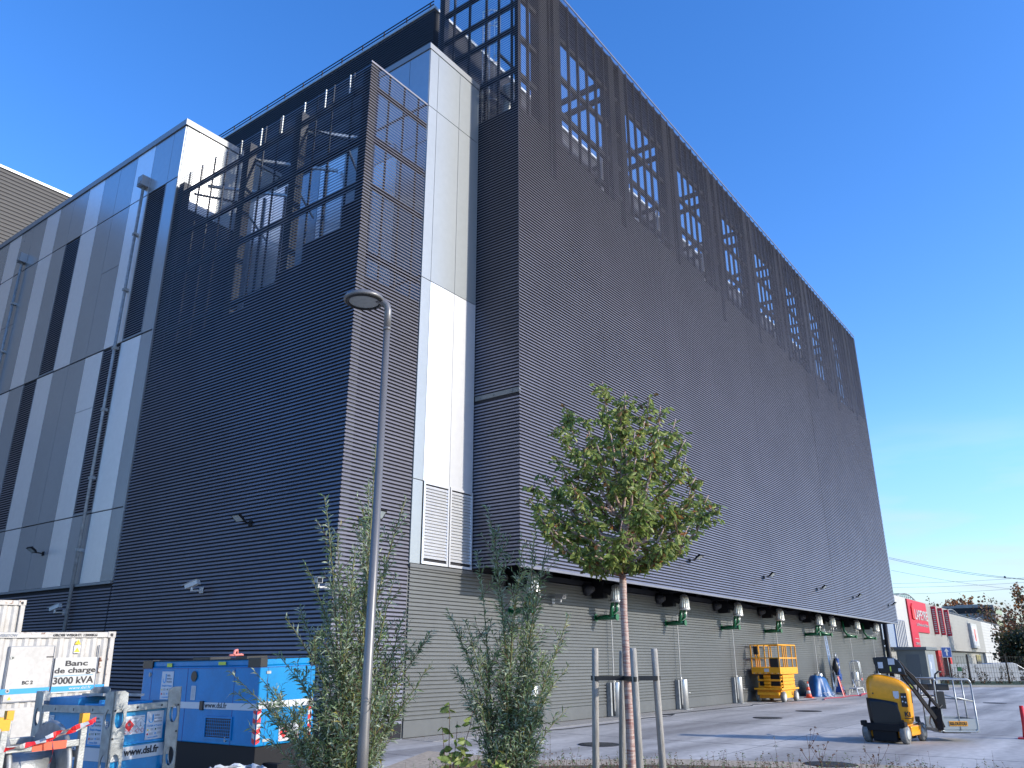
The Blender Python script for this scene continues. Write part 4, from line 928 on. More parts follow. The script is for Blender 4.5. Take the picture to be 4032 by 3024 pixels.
m = MB(); m.box(.0, TW, -.004, .03, TH-.07, TH); m.box(-.004, .03, .0, TL, TH-.08, TH); m.box(TW-.03, TW, 0, TL, TH-.07, TH); m.box(0, TW, TL-.03, TL, TH-.07, TH); m.box(0, TW, 0, .03, .04, .12); m.box(0, .03, 0, TL, .04, .12)
for x in (.3, .62): m.cyl((x, -.01, TH-.035), (x, 0, TH-.035), .012, n=8, mi=1)
for y in (.4, .8, 1.2): m.box(-.007, -.003, y, y+.012, TH-.06, TH-.03, 1)
m.build('top_rim', ['galv', 'ink'], t)
def post(cx_, cy_, sx_, sy):
    """angle post with two oval holes per flange"""
    m = MB(); wd, th, zt = .175, .012, TH+.16
    for ax in (0, 1):
        n = 24; holes = [TH-.14, TH-.62, TH-1.1]
        zb = 0.0; segs = [(zb, holes[1]-.17), (holes[1]-.17, holes[1]+.17), (holes[1]+.17, holes[0]-.17), (holes[0]-.17, holes[0]+.17), (holes[0]+.17, zt)]
        def P(a, z, d): return (cx_+sx_*a, cy_+sy*d, z) if ax == 0 else (cx_+sx_*d, cy_+sy*a, z)
        def slab(poly):
            k = len(poly); m.add([P(a, z, 0) for a, z in poly]+[P(a, z, th) for a, z in poly], [tuple(range(k)), tuple(range(k, 2*k))[::-1]]+[(i, (i+1) % k, k+(i+1) % k, k+i) for i in range(k)])
        for (z0, z1) in (segs[0], segs[2]): slab([(0, z0), (wd, z0), (wd, z1), (0, z1)])
        slab([(0, segs[4][0]), (wd, segs[4][0]), (wd, zt-.03), (wd-.05, zt), (0, zt)])
        for hz in holes[:2]:
            q = []
            for k in range(n):
                t0, t1 = 2*PI*k/n, 2*PI*(k+1)/n
                def E_(tt): return (wd/2+.055*math.cos(tt), hz+.105*math.sin(tt))
                def S_(tt):
                    c, s_ = math.cos(tt), math.sin(tt); k_ = 1/max(abs(c), abs(s_)); return (wd/2+wd/2*c*k_, hz+.17*s_*k_)
                slab([E_(t0), S_(t0), S_(t1), E_(t1)])
    for z in (TH-.05, TH-.35): m.cyl((cx_+sx_*.03, cy_-.006, z), (cx_+sx_*.03, cy_, z), .012, n=8, mi=1)
    o = m.build('corner_post', ['galv', 'ink'], t); return o
post(-.012, -.012, 1, 1); post(TW+.012, -.012, -1, 1); post(-.012, TL+.012, 1, -1); post(TW+.012, TL+.012, -1, -1)
m = MB(); m.box(.05, TW-.05, .043, .049, .70, .84); m.box(.043, .049, .06, TL-.06, .70, .84); m.build('white_band', 'wstripe', t)
text('www.dsl.fr', .11, (.21, .04, .745), XF, ZU, 'ink', t, width=.45, bold=.003); text('www.dsl.fr', .13, (.04, 1.25, .74), YL, ZU, 'ink', t, width=.6, bold=.003)
decal_card(t, .19, .047, .97, XF, .25, .20, 'hazard'); decal_card(t, .465, .047, .89, XF, .225, .31); decal_card(t, .047, .52, .87, YL, .27, .34); decal_card(t, .047, 1.55, .96, YL, .26, .22, 'hazard'); decal_card(t, .047, .24, .87, YL, .10, .26, 'lines')

# cable reels in steel frames
def reel(loc, label, rz=0):
    t = thing('cable_reel', label, 'cable reel', loc, rz, 'cable reels in steel frames', (R(-.7), R(-1.6), rz))
    w_, d_, h = .70, .80, 1.30
    m = MB()
    for x in (0, w_):
        for y in (0, d_): m.box(x-.03, x+.03, y-.03, y+.03, 0, h)
    for y in (0, d_): m.box(.03, w_-.03, y-.028, y+.028, 1.02, 1.08); m.box(.03, w_-.03, y-.028, y+.028, .1, .16)
    for x in (0, w_): m.box(x-.028, x+.028, .03, d_-.03, .92, .98); m.box(x-.028, x+.028, .03, d_-.03, .1, .16)
    m.bar((w_, d_-.05, 1.2), (w_, .35, .75), .03, .05)
    m.build('reel_frame', 'galv', t, .006)
    m = MB()
    for x in (.08, w_-.1): m.lathe([(.40, 0), (.42, .012), (.40, .024)], (x, d_/2, .80), 40, 0, 'x'); m.lathe([(.42, -.012), (.44, .01), (.42, .036)], (x, d_/2, .80), 40, 0, 'x')
    for k in range(6):
        a = PI*k/3
        m.bar((w_-.07, d_/2+.1*math.cos(a), .80+.1*math.sin(a)), (w_-.07, d_/2+.38*math.cos(a), .80+.38*math.sin(a)), .03, .02)
    m.build('reel_flange', 'galvd', t)
    m = MB(); m.lathe([(.21, .1), (.21, w_-.1)], (0, d_/2, .80), 32, 0, 'x'); m.lathe([(.04, -.05), (.04, w_+.05)], (0, d_/2, .80), 12, 0, 'x'); m.build('reel_drum', 'galv', t)
    m = MB()
    for x in (0, w_): m.box(x-.033, x+.033, -.033, .033, h-.09, h+.003)
    m.build('yellow_cap', 'orange2', t)
    m = MB(); m.box(.25, .55, -.033, -.029, 1.015, 1.085); m.build('orange_tape_band', 'ored', t)
    return t
reel((3.47, 8.14, 0), 'cable reel with orange label on its bar, in front of the blue tank')
reel((3.22, 9.15, 0), 'cable reel behind the one wrapped in striped tape')
reel((2.70, 8.12, 0), 'cable reel cut by the left picture edge')
# striped barrier tape
m = MB(); rn = random.Random(2)
A, Bq = Vector((4.19, 8.08, 1.25)), Vector((2.9, 8.02, 1.06))
N = 46
def ribbon(m, fn, N, wdt, mlen=3):
    for i in range(N):
        a, b_ = fn(i/N), fn((i+1)/N)
        ta, tb = 1.1*math.sin(i*.45), 1.1*math.sin((i+1)*.45)
        up0 = Vector((0, math.sin(ta), math.cos(ta)))*wdt/2; up1 = Vector((0, math.sin(tb), math.cos(tb)))*wdt/2
        m.add([a-up0, b_-up1, b_+up1, a+up0], [(0, 1, 2, 3)], (i//mlen) % 2)
ribbon(m, lambda f: A.lerp(Bq, f)+Vector((0, -.02*math.sin(f*9), -.08*math.sin(PI*f))), N, .045)
ribbon(m, lambda f: A.lerp(Bq, f*.35)+Vector((0, -.04-.02*math.sin(f*7), .02-.07*math.sin(PI*f*.35))), 18, .045)
ribbon(m, lambda f: A.lerp(Bq, .3)+Vector((.02*math.sin(f*3), -.05, -.06-.25*f)), 12, .04, 2)
tag(m.build('barrier_tape', ['red', 'white']), 'red and white barrier tape tied across the cable reels', 'tape')
# litter bin with plastic bag
t = thing('litter_bin', 'wire rim litter bin holding a clear plastic bag, bottom edge beside the willow', 'litter bin', (5.1, 7.04, 0))
m = MB(); m.tube([(.24*math.cos(2*PI*i/28), .24*math.sin(2*PI*i/28), .82) for i in range(29)], .012, 6)
for k in range(6): a = PI*k/3; m.bar((.24*math.cos(a), .24*math.sin(a), .82), (.2*math.cos(a), .2*math.sin(a), .04), .02, .006)
m.tube([(.2*math.cos(2*PI*i/28), .2*math.sin(2*PI*i/28), .1) for i in range(29)], .01, 6); m.build('wire_frame', 'galvd', t)
m = MB(); V = []; n = 30
for i, (r_, z) in enumerate(((.15, .1), (.2, .35), (.21, .6), (.235, .84), (.255, .83), (.25, .72))):
    for j in range(n): q = r_*(1+.06*math.sin(j*2.1+i)+.05*math.sin(j*3.7)); V.append((q*math.cos(2*PI*j/n), q*math.sin(2*PI*j/n), z+.015*math.sin(j*1.7)))
m.add(V, [(i*n+j, i*n+(j+1) % n, (i+1)*n+(j+1) % n, (i+1)*n+j) for i in range(5) for j in range(n)], 0, True); m.build('plastic_bag', 'plastic', t)

# ------------------------------------------------------------------ lamp post
t = thing('street_lamp', 'grey street lamp with round flat head rising from the planting bed', 'street lamp', (7.01*.86, 7.34*.86, 1.8*.14))
t.scale = (.86, .86, .86)
hv = -latv
m = MB(); m.tube([(0, 0, -.3), (0, 0, .9), (0, 0, 1.0), (0, 0, 6.12)], [.068, .066, .06, .045], 20); m.build('pole', 'pole', t)
m = MB(); m.tube([(0, 0, 6.1), (0, 0, 6.38), tuple(hv*.02+Vector((0, 0, 6.46))), tuple(hv*.09+Vector((0, 0, 6.52))), tuple(hv*.16+Vector((0, 0, 6.55)))], .05, 14); m.lathe([(.053, 6.08), (.053, 6.12)], (0, 0, 0), 16); m.build('elbow', 'pole', t)
c = hv*.34+Vector((0, 0, 6.53))
m = MB(); m.lathe([(.20, -.015), (.275, -.02), (.285, .01), (.27, .04), (.19, .085), (.08, .105), (.01, .11)], tuple(c), 40); hd_ = m.build('lamp_head', 'pole', t)
m = MB(); m.lathe([(.19, -.02), (.205, -.021)], tuple(c), 32); m.build('lens', 'lens', hd_)
m = MB(); m.tube([tuple(c+Vector((.235*math.cos(2*PI*i/32), .235*math.sin(2*PI*i/32), -.018))) for i in range(33)], .022, 6); m.build('lens_ring', 'black', hd_)

# ------------------------------------------------------------------ vegetation
def leaf(m, p, d, L_, w_, rnd, mi, droop=.25):
    d = d.normalized(); s_ = d.cross(Vector((rnd.uniform(-1, 1), rnd.uniform(-1, 1), rnd.uniform(-.2, 1.4))))
    if s_.length < 1e-3: return
    s_.normalize(); u = s_.cross(d)
    mid = p+d*L_*.45+u*L_*.05; tip = p+d*L_-u*L_*.08+Vector((0, 0, -droop*L_))
    m.add([p, mid+s_*w_/2-u*w_*.22, tip, mid-s_*w_/2-u*w_*.22, mid], [(0, 1, 4), (1, 2, 4), (0, 4, 3), (4, 2, 3)], mi)
def leaf2(m, p, d, L_, w_, rnd, mi):
    d = d.normalized(); s_ = d.cross(Vector((rnd.uniform(-1, 1), rnd.uniform(-1, 1), rnd.uniform(-.3, 1.2))))
    if s_.length < 1e-3: return
    s_.normalize(); u = s_.cross(d); a = p+d*L_*.3; b_ = p+d*L_*.7-u*L_*.04; tip = p+d*L_-u*L_*.15
    f = w_*.28
    m.add([p, a+s_*w_*.5-u*f, b_+s_*w_*.42-u*f, tip, b_-s_*w_*.42-u*f, a-s_*w_*.5-u*f, a, b_], [(0, 1, 6), (1, 2, 7, 6), (2, 3, 7), (3, 4, 7), (4, 5, 6, 7), (5, 0, 6)], mi)
def curve(a, b_, bend, n, rnd, jit=.0):
    a, b_ = Vector(a), Vector(b_); out = []
    for i in range(n+1):
        f = i/n; p = a.lerp(b_, f)+bend*(4*f*(1-f)); 
        if 0 < i < n: p += Vector((rnd.uniform(-jit, jit), rnd.uniform(-jit, jit), rnd.uniform(-jit, jit)))
        out.append(p)
    return out
def willow(name, label, base, tips, seed, spread=.5):
    rnd = random.Random(seed); t = thing(name, label, 'shrub', base, 0, None); base = Vector(base)
    st = MB(); lf = MB()
    shoots = []
    for (px, py, dD) in tips:
        D0 = base.x*math.cos(HEAD)+base.y*math.sin(HEAD)
        tip = at(px, py, D0+dD)-base
        b0 = Vector((rnd.uniform(-.13, .13), rnd.uniform(-.13, .13), 0))
        out_ = Vector((tip.x, tip.y, 0)); bend = out_*(-.12)+Vector((rnd.uniform(-.08, .08), rnd.uniform(-.08, .08), tip.z*.04))
        c_ = curve(b0, tip, bend, 14, rnd, .012); ln = (tip-b0).length
        shoots.append((c_, .004+.006*ln/2))
        for k in range(int(6+ln*6)):
            f = rnd.uniform(.12, .88); i = int(f*14); p = c_[i].lerp(c_[i+1], f*14-i)
            a = rnd.uniform(0, 2*PI); l2 = rnd.uniform(.22, .6)*(1.15-f*.7)
            q = p+Vector((math.cos(a)*l2*.6, math.sin(a)*l2*.6, l2*.8))
            shoots.append((curve(p, q, Vector((0, 0, -.05*l2)), 6, rnd, .006), .003))
    for (c_, r_) in shoots:
        n = len(c_)-1; st.tube(c_, [r_*(1-.75*i/n)+.0008 for i in range(n+1)], 5, 0 if r_ > .006 else 1)
        ln = sum((c_[i+1]-c_[i]).length for i in range(n)); nl = int(ln/.017)
        for k in range(nl):
            f = k/nl
            if r_ > .0035 and f < .30 and rnd.random() < .8: continue
            if rnd.random() < .12: continue
            i = min(n-1, int(f*n)); p = c_[i].lerp(c_[i+1], f*n-i); ax = (c_[i+1]-c_[i]).normalized()
            a = rnd.uniform(0, 2*PI); o1 = ax.orthogonal().normalized(); o2 = ax.cross(o1)
            d = ax*rnd.uniform(.5, 1.4)+(o1*math.cos(a)+o2*math.sin(a))*.8+Vector((0, 0, -.1))
            leaf(lf, p, d, rnd.uniform(.065, .125), rnd.uniform(.014, .021), rnd, rnd.choices([0, 1, 2, 3], [5, 5, 3, .3])[0], rnd.uniform(0, .35))
    st.build('stem', [M['bark2'], M['twig']], t); lf.build('foliage', LW, t)
    return t
wl = [(1480, 2700, -.95), (1390, 2780, -.95), (1480, 1750, 0), (1275, 1950, .1), (1400, 2150, -.3), (1600, 1960, .2), (1180, 2380, .3), (1120, 2430, -.3), (1090, 2570, .2), (900, 2640, -.2), (1640, 2520, .3), (1700, 2620, -.1), (1560, 2260, -.3), (1350, 2330, .3),
      (1510, 2420, .4), (1240, 2480, .0), (1600, 2400, .1), (1430, 2000, .25), (1330, 2100, -.1), (1020, 2760, 0), (1640, 2730, .3), (1420, 2300, .5), (1300, 2560, .4), (1160, 2650, .1), (1540, 2640, -.3), (1240, 2780, .3), (1700, 2480, .3), (1120, 2860, .2),
      (920, 2720, .1), (1000, 2640, -.3), (1050, 2700, .3), (980, 2860, -.1), (1100, 2760, -.4), (1450, 1900, .1), (1370, 2240, -.2), (1470, 2150, .3), (1560, 2540, .4), (1200, 2220, .2)]
willow('willow_shrub', 'tall loose willow shrub around the lamp post, in front of the blue generator', (6.47, 6.95, .02), wl, 11)
wr = [(1915, 1990, 0), (2110, 2060, .3), (2170, 2090, .1), (2060, 2140, -.3), (1880, 2170, .2), (1760, 2400, .1), (1830, 2440, -.3), (2240, 2420, .2), (2200, 2520, -.2), (1960, 2330, .3), (2040, 2280, -.3), (2120, 2250, .3), (2180, 2700, .2), (1790, 2620, .3),
      (2000, 2420, .4), (2100, 2450, -.1), (1930, 2550, .1), (2240, 2620, .3), (1860, 2680, -.2), (2060, 2600, .3), (2150, 2560, 0), (1990, 2700, .4), (2090, 2750, -.3), (2230, 2790, .1), (2080, 2350, .1)]
willow('willow_shrub', 'smaller willow shrub between the lamp post and the staked tree', (7.62, 5.72, .02), wr, 23)
# broad leaved saplings
def sapling(base, tips, label, seed):
    rnd = random.Random(seed); t = thing('broadleaf_sapling', label, 'plant', base, 0, 'broad leaved saplings in the bed'); base = Vector(base); st = MB(); lf = MB()
    for (px, py) in tips:
        D0 = base.x*math.cos(HEAD)+base.y*math.sin(HEAD)
        tip = at(px, py, D0+rnd.uniform(-.1, .1))-base; c_ = curve((0, 0, 0), tip, Vector((0, 0, .05)), 8, rnd, .01); st.tube(c_, [.008-.0007*i for i in range(9)], 5)
        for k in range(12):
            f = rnd.uniform(.45, 1); i = min(7, int(f*8)); a = rnd.uniform(0, 2*PI)
            leaf2(lf, c_[i].lerp(c_[i+1], f*8-i), Vector((math.cos(a), math.sin(a), rnd.uniform(-.5, .2))), rnd.uniform(.1, .16), rnd.uniform(.05, .075), rnd, rnd.choice([0, 0, 1, 2, 2]))
    st.build('stem', 'twig', t); lf.build('foliage', LF, t)
sapling((7.0, 6.0, .02), [(1770, 2770), (1800, 2840), (1830, 2900), (1740, 2860), (1860, 2800)], 'dark green broad leaved sapling left of the smaller willow', 5)
sapling((6.4, 5.6, .02), [(1900, 2960), (1960, 2975), (1850, 2985), (2010, 2990), (1780, 2960)], 'yellow green broad leaved sapling at the bottom edge under the smaller willow', 6)
# staked cherry tree
def cherry():
    rnd = random.Random(77); bx_, by = 7.965, 4.37
    t = thing('young_tree', 'young staked tree with red bark and green crown turning orange', 'tree', (bx_, by, 0))
    st = MB(); lf = MB()
    lean = latv*.03
    tr = [Vector((0, 0, 0)), Vector((0, 0, .8)), Vector((-.005, 0, 1.6)), Vector((.0, .01, 2.3)), Vector((0, 0, 2.85))]
    st.tube(tr, [.05, .046, .042, .038, .040], 16)
    top = Vector((0, 0, 2.85)); D0 = bx_*math.cos(HEAD)+by*math.sin(HEAD); o = Vector((bx_, by, 0))
    # limbs given by where their tips show, with their own depth
    tips = [(2370, 1500, -.1), (2560, 1560, .25), (2600, 1600, -.35), (2230, 1620, .15), (2180, 1680, -.3), (2300, 1650, .4), (2660, 1650, .3), (2700, 1730, -.2), (2700, 1800, .4), (2100, 1900, .0), (2150, 1870, .4), (2080, 1960, -.3),
            (2120, 2020, -.5), (2200, 2080, .3), (2790, 1950, .1), (2800, 2000, -.3), (2740, 1880, .5), (2720, 2060, .4), (2650, 2120, -.5), (2600, 2150, .2), (2260, 2170, -.2), (2310, 2230, .1), (2560, 2200, -.3),
            (2450, 1600, .5), (2500, 1700, -.6), (2350, 1750, -.6), (2400, 1850, .7), (2250, 1900, -.7), (2550, 1900, -.8), (2620, 1900, .7), (2300, 2000, .7), (2450, 2050, -.8), (2560, 2040, .7), (2190, 1800, 0), (2380, 2120, -.7), (2460, 1540, 0), (2540, 1780, 0), (2660, 1980, .0), (2170, 1990, .3), (2300, 1880, .1), (2480, 1960, .3)]
    ldr = curve(top-Vector((0, 0, .15)), at(2440, 1570, D0)-o, Vector((.02, 0, 0)), 10, rnd, .02)
    ends = []
    for (px, py, dD) in tips:
        tip = at(px, py, D0+dD)-o
        f = rnd.uniform(0, min(.75, max(.02, (tip.z-3.2)/2.2))); i = int(f*10); s0 = ldr[i].lerp(ldr[i+1], f*10-i)
        if tip.z < 3.3: s0 = Vector((0, 0, 2.72+rnd.uniform(-.05, .1)))
        h_ = Vector((tip.x-s0.x, tip.y-s0.y, 0))
        c_ = curve(s0, tip, h_*.10+Vector((0, 0, -.10*h_.length)), 10, rnd, .018); ends.append(c_)
    ends.append(ldr)
    k0 = 0
    for c_ in ends:
        ln = (c_[-1]-c_[0]).length; r0 = .008+.009*ln
        if c_ is ldr: r0 = .034
        st.tube(c_, [r0*(1-.8*i/10)+.002 for i in range(11)], 7, 0 if r0 > .016 else 1)
        tw = [c_[3:]]
        for k in range(int(6+ln*9)):
            f = rnd.uniform(.3, .97); i = min(9, int(f*10)); p = c_[i].lerp(c_[i+1], f*10-i); a = rnd.uniform(0, 2*PI); l2 = rnd.uniform(.07, .24)
            q = p+Vector((math.cos(a)*l2, math.sin(a)*l2, rnd.uniform(-.25, .7)*l2)); c2 = curve(p, q, Vector((0, 0, .02)), 4, rnd, .008); tw.append(c2); st.tube(c2, [.004, .0035, .003, .0025, .0015], 4, 1)
        for c2 in tw:
            n = len(c2)-1; l2 = sum((c2[i+1]-c2[i]).length for i in range(n)); nl = int(l2/.026)+2
            for k in range(nl):
                f = k/nl; i = min(n-1, int(f*n)); p = c2[i].lerp(c2[i+1], f*n-i); a = rnd.uniform(0, 2*PI)
                d = Vector((math.cos(a), math.sin(a), rnd.uniform(-1.5, .25)))
                hi = p.z > 4.2 and rnd.random() < .3
                mi = rnd.choices([0, 1, 2, 3, 4], [5, 4, 3 if not hi else 5, .7, .12 if p.dot(latv) < .1 else .3])[0]
                leaf2(lf, p+d.normalized()*.015, d, rnd.uniform(.055, .115), rnd.uniform(.028, .046), rnd, mi)
    # hanging dead twig
    a = at(2660, 2050, D0-.3)-o; c_ = [a, a+Vector((.01, -.01, -.12)), a+Vector((0, -.02, -.25)), a+Vector((.02, -.03, -.36))]
    st.tube(c_, [.003]*4, 4, 1)
    for k in range(16): leaf(lf, c_[0].lerp(c_[3], k/16), Vector((rnd.uniform(-.5, .5), rnd.uniform(-.5, .5), -1)), .05, .02, rnd, 3)
    st.build('trunk', [M['bark'], M['twig']], t); lf.build('crown', LF, t)
    return t
cherry()
STK = [(at(2343, 2552, 8.95), 'leftmost'), (at(2450, 2562, 9.55), 'second from left, behind the trunk'), (at(2492, 2552, 8.5), 'third from left, right of the trunk'), (at(2575, 2554, 9.0), 'rightmost')]
BT = [at(2346, 3024, 8.95), at(2450, 3024, 9.55), at(2520, 3024, 8.5), at(2610, 3024, 9.0)]
for i, (p, w_) in enumerate(STK):
    b_ = BT[i]; d = (p-b_); foot = b_-d*(b_.z/d.z)
    m = MB(); m.tube([Vector((0, 0, -.02)), (p-foot)*.985, p-foot], [.037, .035, .031], 14)
    o = m.build('tree_stake', 'wood'); o.location = foot; tag(o, 'round grey timber stake beside the young tree, '+w_, 'stake', 'timber stakes round the young tree')
m = MB(); zc = 1.62; tk = Vector((7.965, 4.37, zc))
for i, (p, w_) in enumerate(STK):
    b_ = BT[i]; d = p-b_; q = b_+d*((zc-b_.z)/d.z); u = (q-tk); u.z = 0; un = u.normalized(); sd_ = Vector((-un.y, un.x, 0))
    L1 = [q+un*.045, q+sd_*.042, tk+sd_*.05, tk-un*.05, tk-sd_*.05, q-sd_*.042, q+un*.045]
    for a, c_ in zip(L1[:-1], L1[1:]): m.bar(a, c_, .006, .045)
tag(m.build('tree_strap', 'black'), 'black rubber strap tying the young tree to its stakes', 'strap')
# low ground cover
m = MB(); rnd = random.Random(31); cnt = 0
poly = [(4.1, 8.8), (6.2, 9.0), (8.6, 8.4), (12.2, 10.1), (12.4, 8.8), (14.0, 6.9), (15.2, 4.1), (15.6, 2), (15.8, -2), (6, -2), (3, 3)]
def inside(x, y):
    c = False; j = len(poly)-1
    for i in range(len(poly)):
        xi, yi = poly[i]; xj, yj = poly[j]
        if (yi > y) != (yj > y) and x < (xj-xi)*(y-yi)/(yj-yi)+xi: c = not c
        j = i
    return c
while cnt < 2600:
    D = rnd.uniform(7.5, 15.5); lt = rnd.uniform(-.45, .66)*D; p = latv*lt+fwv*D
    if not inside(p.x, p.y): continue
    cnt += 1; grn = rnd.random() < (.75 if lt < 0 else .3)
    hh = rnd.uniform(.15, .36)*(1.15 if grn else 1)
    if rnd.random() < .03: hh *= 1.9
    top = p+Vector((rnd.uniform(-.08, .08), rnd.uniform(-.08, .08), hh)); c_ = curve(p+Vector((0, 0, .03)), top, Vector((rnd.uniform(-.03, .03), rnd.uniform(-.03, .03), 0)), 3, rnd)
    m.tube(c_, [.003, .0025, .002, .001], 3, 4, False)
    for k in range(rnd.randint(8, 15)):
        f = rnd.uniform(.1, 1); q = c_[0].lerp(top, f); a = rnd.uniform(0, 2*PI)
        leaf(m, q, Vector((math.cos(a), math.sin(a), rnd.uniform(-.2, .8))), rnd.uniform(.025, .055), rnd.uniform(.012, .022), rnd, rnd.choices([0, 1, 2, 3], [5, 3, 2, 1] if grn else [1.2, 1.6, 2, 4])[0])
tag(m.build('ground_cover', [LW[0], LW[2], LA[2], LA[1], M['twig']]), 'low ground cover of small green and dry brown stems in the bed', 'ground cover', kind='stuff')
# dead seed head plant
def weed(px, py, D, seed, label):
    rnd = random.Random(seed); tip = at(px, py, D); base = Vector((tip.x+.05, tip.y, .03)); m = MB()
    c_ = curve((0, 0, 0), tip-base, Vector((.02, 0, 0)), 6, rnd, .006); m.tube(c_, [.005-.0005*i for i in range(7)], 4)
    for k in range(14):
        i = rnd.randint(2, 5); a = rnd.uniform(0, 2*PI); l_ = rnd.uniform(.08, .25); q = c_[i]+Vector((math.cos(a)*l_*.7, math.sin(a)*l_*.7, l_)); m.tube([c_[i], (c_[i]+q)/2+Vector((0, 0, -.01)), q], .002, 3)
        for j in range(5): leaf(m, q, Vector((rnd.uniform(-1, 1), rnd.uniform(-1, 1), rnd.uniform(-.3, 1))), .022, .02, rnd, 1)
    o = m.build('dry_weed', [M['twig'], LA[1]]); o.location = base; tag(o, label, 'plant', 'dry seed heads above the ground cover')
weed(3175, 2895, 10.5, 1, 'tall dry seed head plant with branching tips in front of the yard'); weed(3225, 2960, 10.2, 2, 'lower dry seed head plant just right of the tallest one')
weed(3450, 2985, 10.8, 3, 'dry seed head plant farthest right, below the yellow lift')

# ------------------------------------------------------------------ far right: store, kiosk, fence
SY = 18.5
t = thing('store_building', 'long beige store with red LAPEYRE sign beyond the yard', 'building', (92, SY, 0)); ox = 92
def sb_(mb, n, mt, p=None):
    mb.v = [(x-ox, y-SY, z) for x, y, z in mb.v]; return mb.build(n, mt, p or t)
m = MB(); m.box(78, 123, SY, 60, 2.95, 8.2); m.box(123, 152, SY, 60, 2.98, 7.7); m.box(152, 176.5, SY+.0, 60, 2.98, 7.72, 1); m.box(86, 96.2, SY-.02, SY, 2.96, 8.15, 1)
z = 3.3
while z < 8.1: m.box(78, 176.4, SY-.012-.0*z, SY-.004, z, z+.03, 2 if z < 7.6 else 2) if z < 7.6 else m.box(97, 122.9, SY-.012, SY-.004, z, z+.03, 2); z += .45
sb_(m, 'upper_wall', ['storeg', 'storew', 'storeg'])
m = MB(); m.box(86.2, 176, SY+.6, SY+30, 0, 2.94); m.box(152, 176.2, SY+.15, SY+.6, 0, 2.9, 1); sb_(m, 'lower_wall', ['storeg', 'storew'])
m = MB()
for (a, b_) in ((119.5, 121), (121.6, 135), (148.5, 152)): m.box(a, b_, SY+.55, SY+.6, .1, 2.8, 0 if a > 121 else 1)
sb_(m, 'shop_window', ['kdoor', 'storew'])
m = MB(); m.box(144.5, 149, SY+.5, SY+.56, .3, 2.6); sb_(m, 'dark_window', 'glass')
m = MB(); m.box(70, 86.9, SY-.4, SY+25, 3.0, 5.9); z = 3.2
while z < 5.8: m.box(69.98, 70, SY-.38, SY+25, z, z+.02, 1); z += .4
m.box(70.5, 86.5, SY+.5, SY+25, 0, 3.0, 2); m.box(70.2, 70.6, SY-.2, SY+.2, 0, 3, 1); sb_(m, 'blue_grey_extension', ['bluegrey', 'bluegrey', 'kiosk'])
m = MB()
for k in range(7): m.box(87.2+.75*k, 87.55+.75*k, SY-.5, SY-.38, 3.05, 5.6)
m.box(87, 92.4, SY-.38, SY-.03, 3.0, 5.65, 1); sb_(m, 'vertical_fins', ['storew', 'bluel'])
m = MB(); m.box(96.4, 106.5, SY-.16, SY-.02, 4.75, 8.1); m.box(96.4, 99.9, SY-.16, SY-.02, 3.1, 4.75); sgn = sb_(m, 'red_sign_board', 'cred')
m = MB(); m.prism([(97.6, 6.1), (98.7, 6.0), (98.7, 7.2), (98.2, 7.7), (97.6, 7.35)], SY-.3, SY-.16); sb_(m, 'sign_emblem', 'red', sgn)
text('LAPEYRE', 1.5, (99.3-ox, -.17, 6.1), XF, ZU, 'white', sgn, width=6.9, bold=.02, depth=.04); text('Les Menuisiers de la Maison', .5, (99.6-ox, -.17, 5.4), XF, ZU, 'white', sgn, width=6.4, depth=.02)
text('DEPUIS', .42, (97.6-ox, -.17, 3.35), XF, ZU, 'white', sgn, width=1.9, depth=.02); m = MB(); m.box(97.6, 99.4, SY-.18, SY-.16, 4.0, 4.05); sb_(m, 'sign_line', 'white', sgn)
for x in (110.5, 114.9, 119.2):
    m = MB(); m.box(x-.18, x+.18, SY-.5, SY-.02, 4.75, 8.0); f_ = sb_(m, 'sign_fin', 'cred')
    m = MB()
    for k in range(12): m.box(x-.19, x-.181, SY-.4, SY-.12, 5.0+.23*k, 5.12+.23*k)
    sb_(m, 'fin_lettering', 'white', f_)
m = MB(); m.box(137.3, 143.2, SY-.4, SY-.02, 3.5, 6.95); sb_(m, 'poster_frame', 'white'); m = MB(); m.box(138, 142.5, SY-.41, SY-.4, 3.8, 6.6); m.box(139.5, 141, SY-.415, SY-.41, 4.5, 6.2, 1); sb_(m, 'poster', ['paper', 'pink'])
m = MB(); m.box(110, 118.5, SY-.1, SY+.5, 2.2, 2.9); m.box(110, 112.2, SY-.1, SY+.5, 0, 2.2); m.box(117.3, 118.5, SY-.1, SY+.5, 0, 2.2); en = sb_(m, 'red_entrance', 'red')
m = MB(); m.box(112.2, 117.3, SY+.3, SY+.4, 0, 2.2); sb_(m, 'entrance_door', 'glass', en)
text('L', .5, (110.6-ox, -.12, 2.35), XF, ZU, 'white', en)
m = MB()
def arch(x0, x1, zb, h):
    n = 12; P = [(x0+(x1-x0)*i/n, SY+1, zb+h*math.sin(PI*i/n)) for i in range(n+1)]; m.tube(P, .06, 5)
    for p in P: m.bar((p[0], SY+1, zb-.1), p, .05, .05)
    m.tube([(p[0], SY+3, p[2]) for p in P], .06, 5)
    for p in P: m.bar(p, (p[0], SY+3, p[2]), .05, .05)
arch(96, 109, 8.2, .85); arch(125, 140, 7.7, 1.0); arch(153, 166, 7.7, .9); sb_(m, 'roof_guard', 'galvd')
m = MB(); x = 123.5
while x < 176: m.box(x-.04, x+.04, SY+.1, SY+.18, 7.7, 7.95); x += 1.3
m.box(123.2, 176, SY+.11, SY+.15, 7.92, 7.96); sb_(m, 'roof_rail', 'galvd')
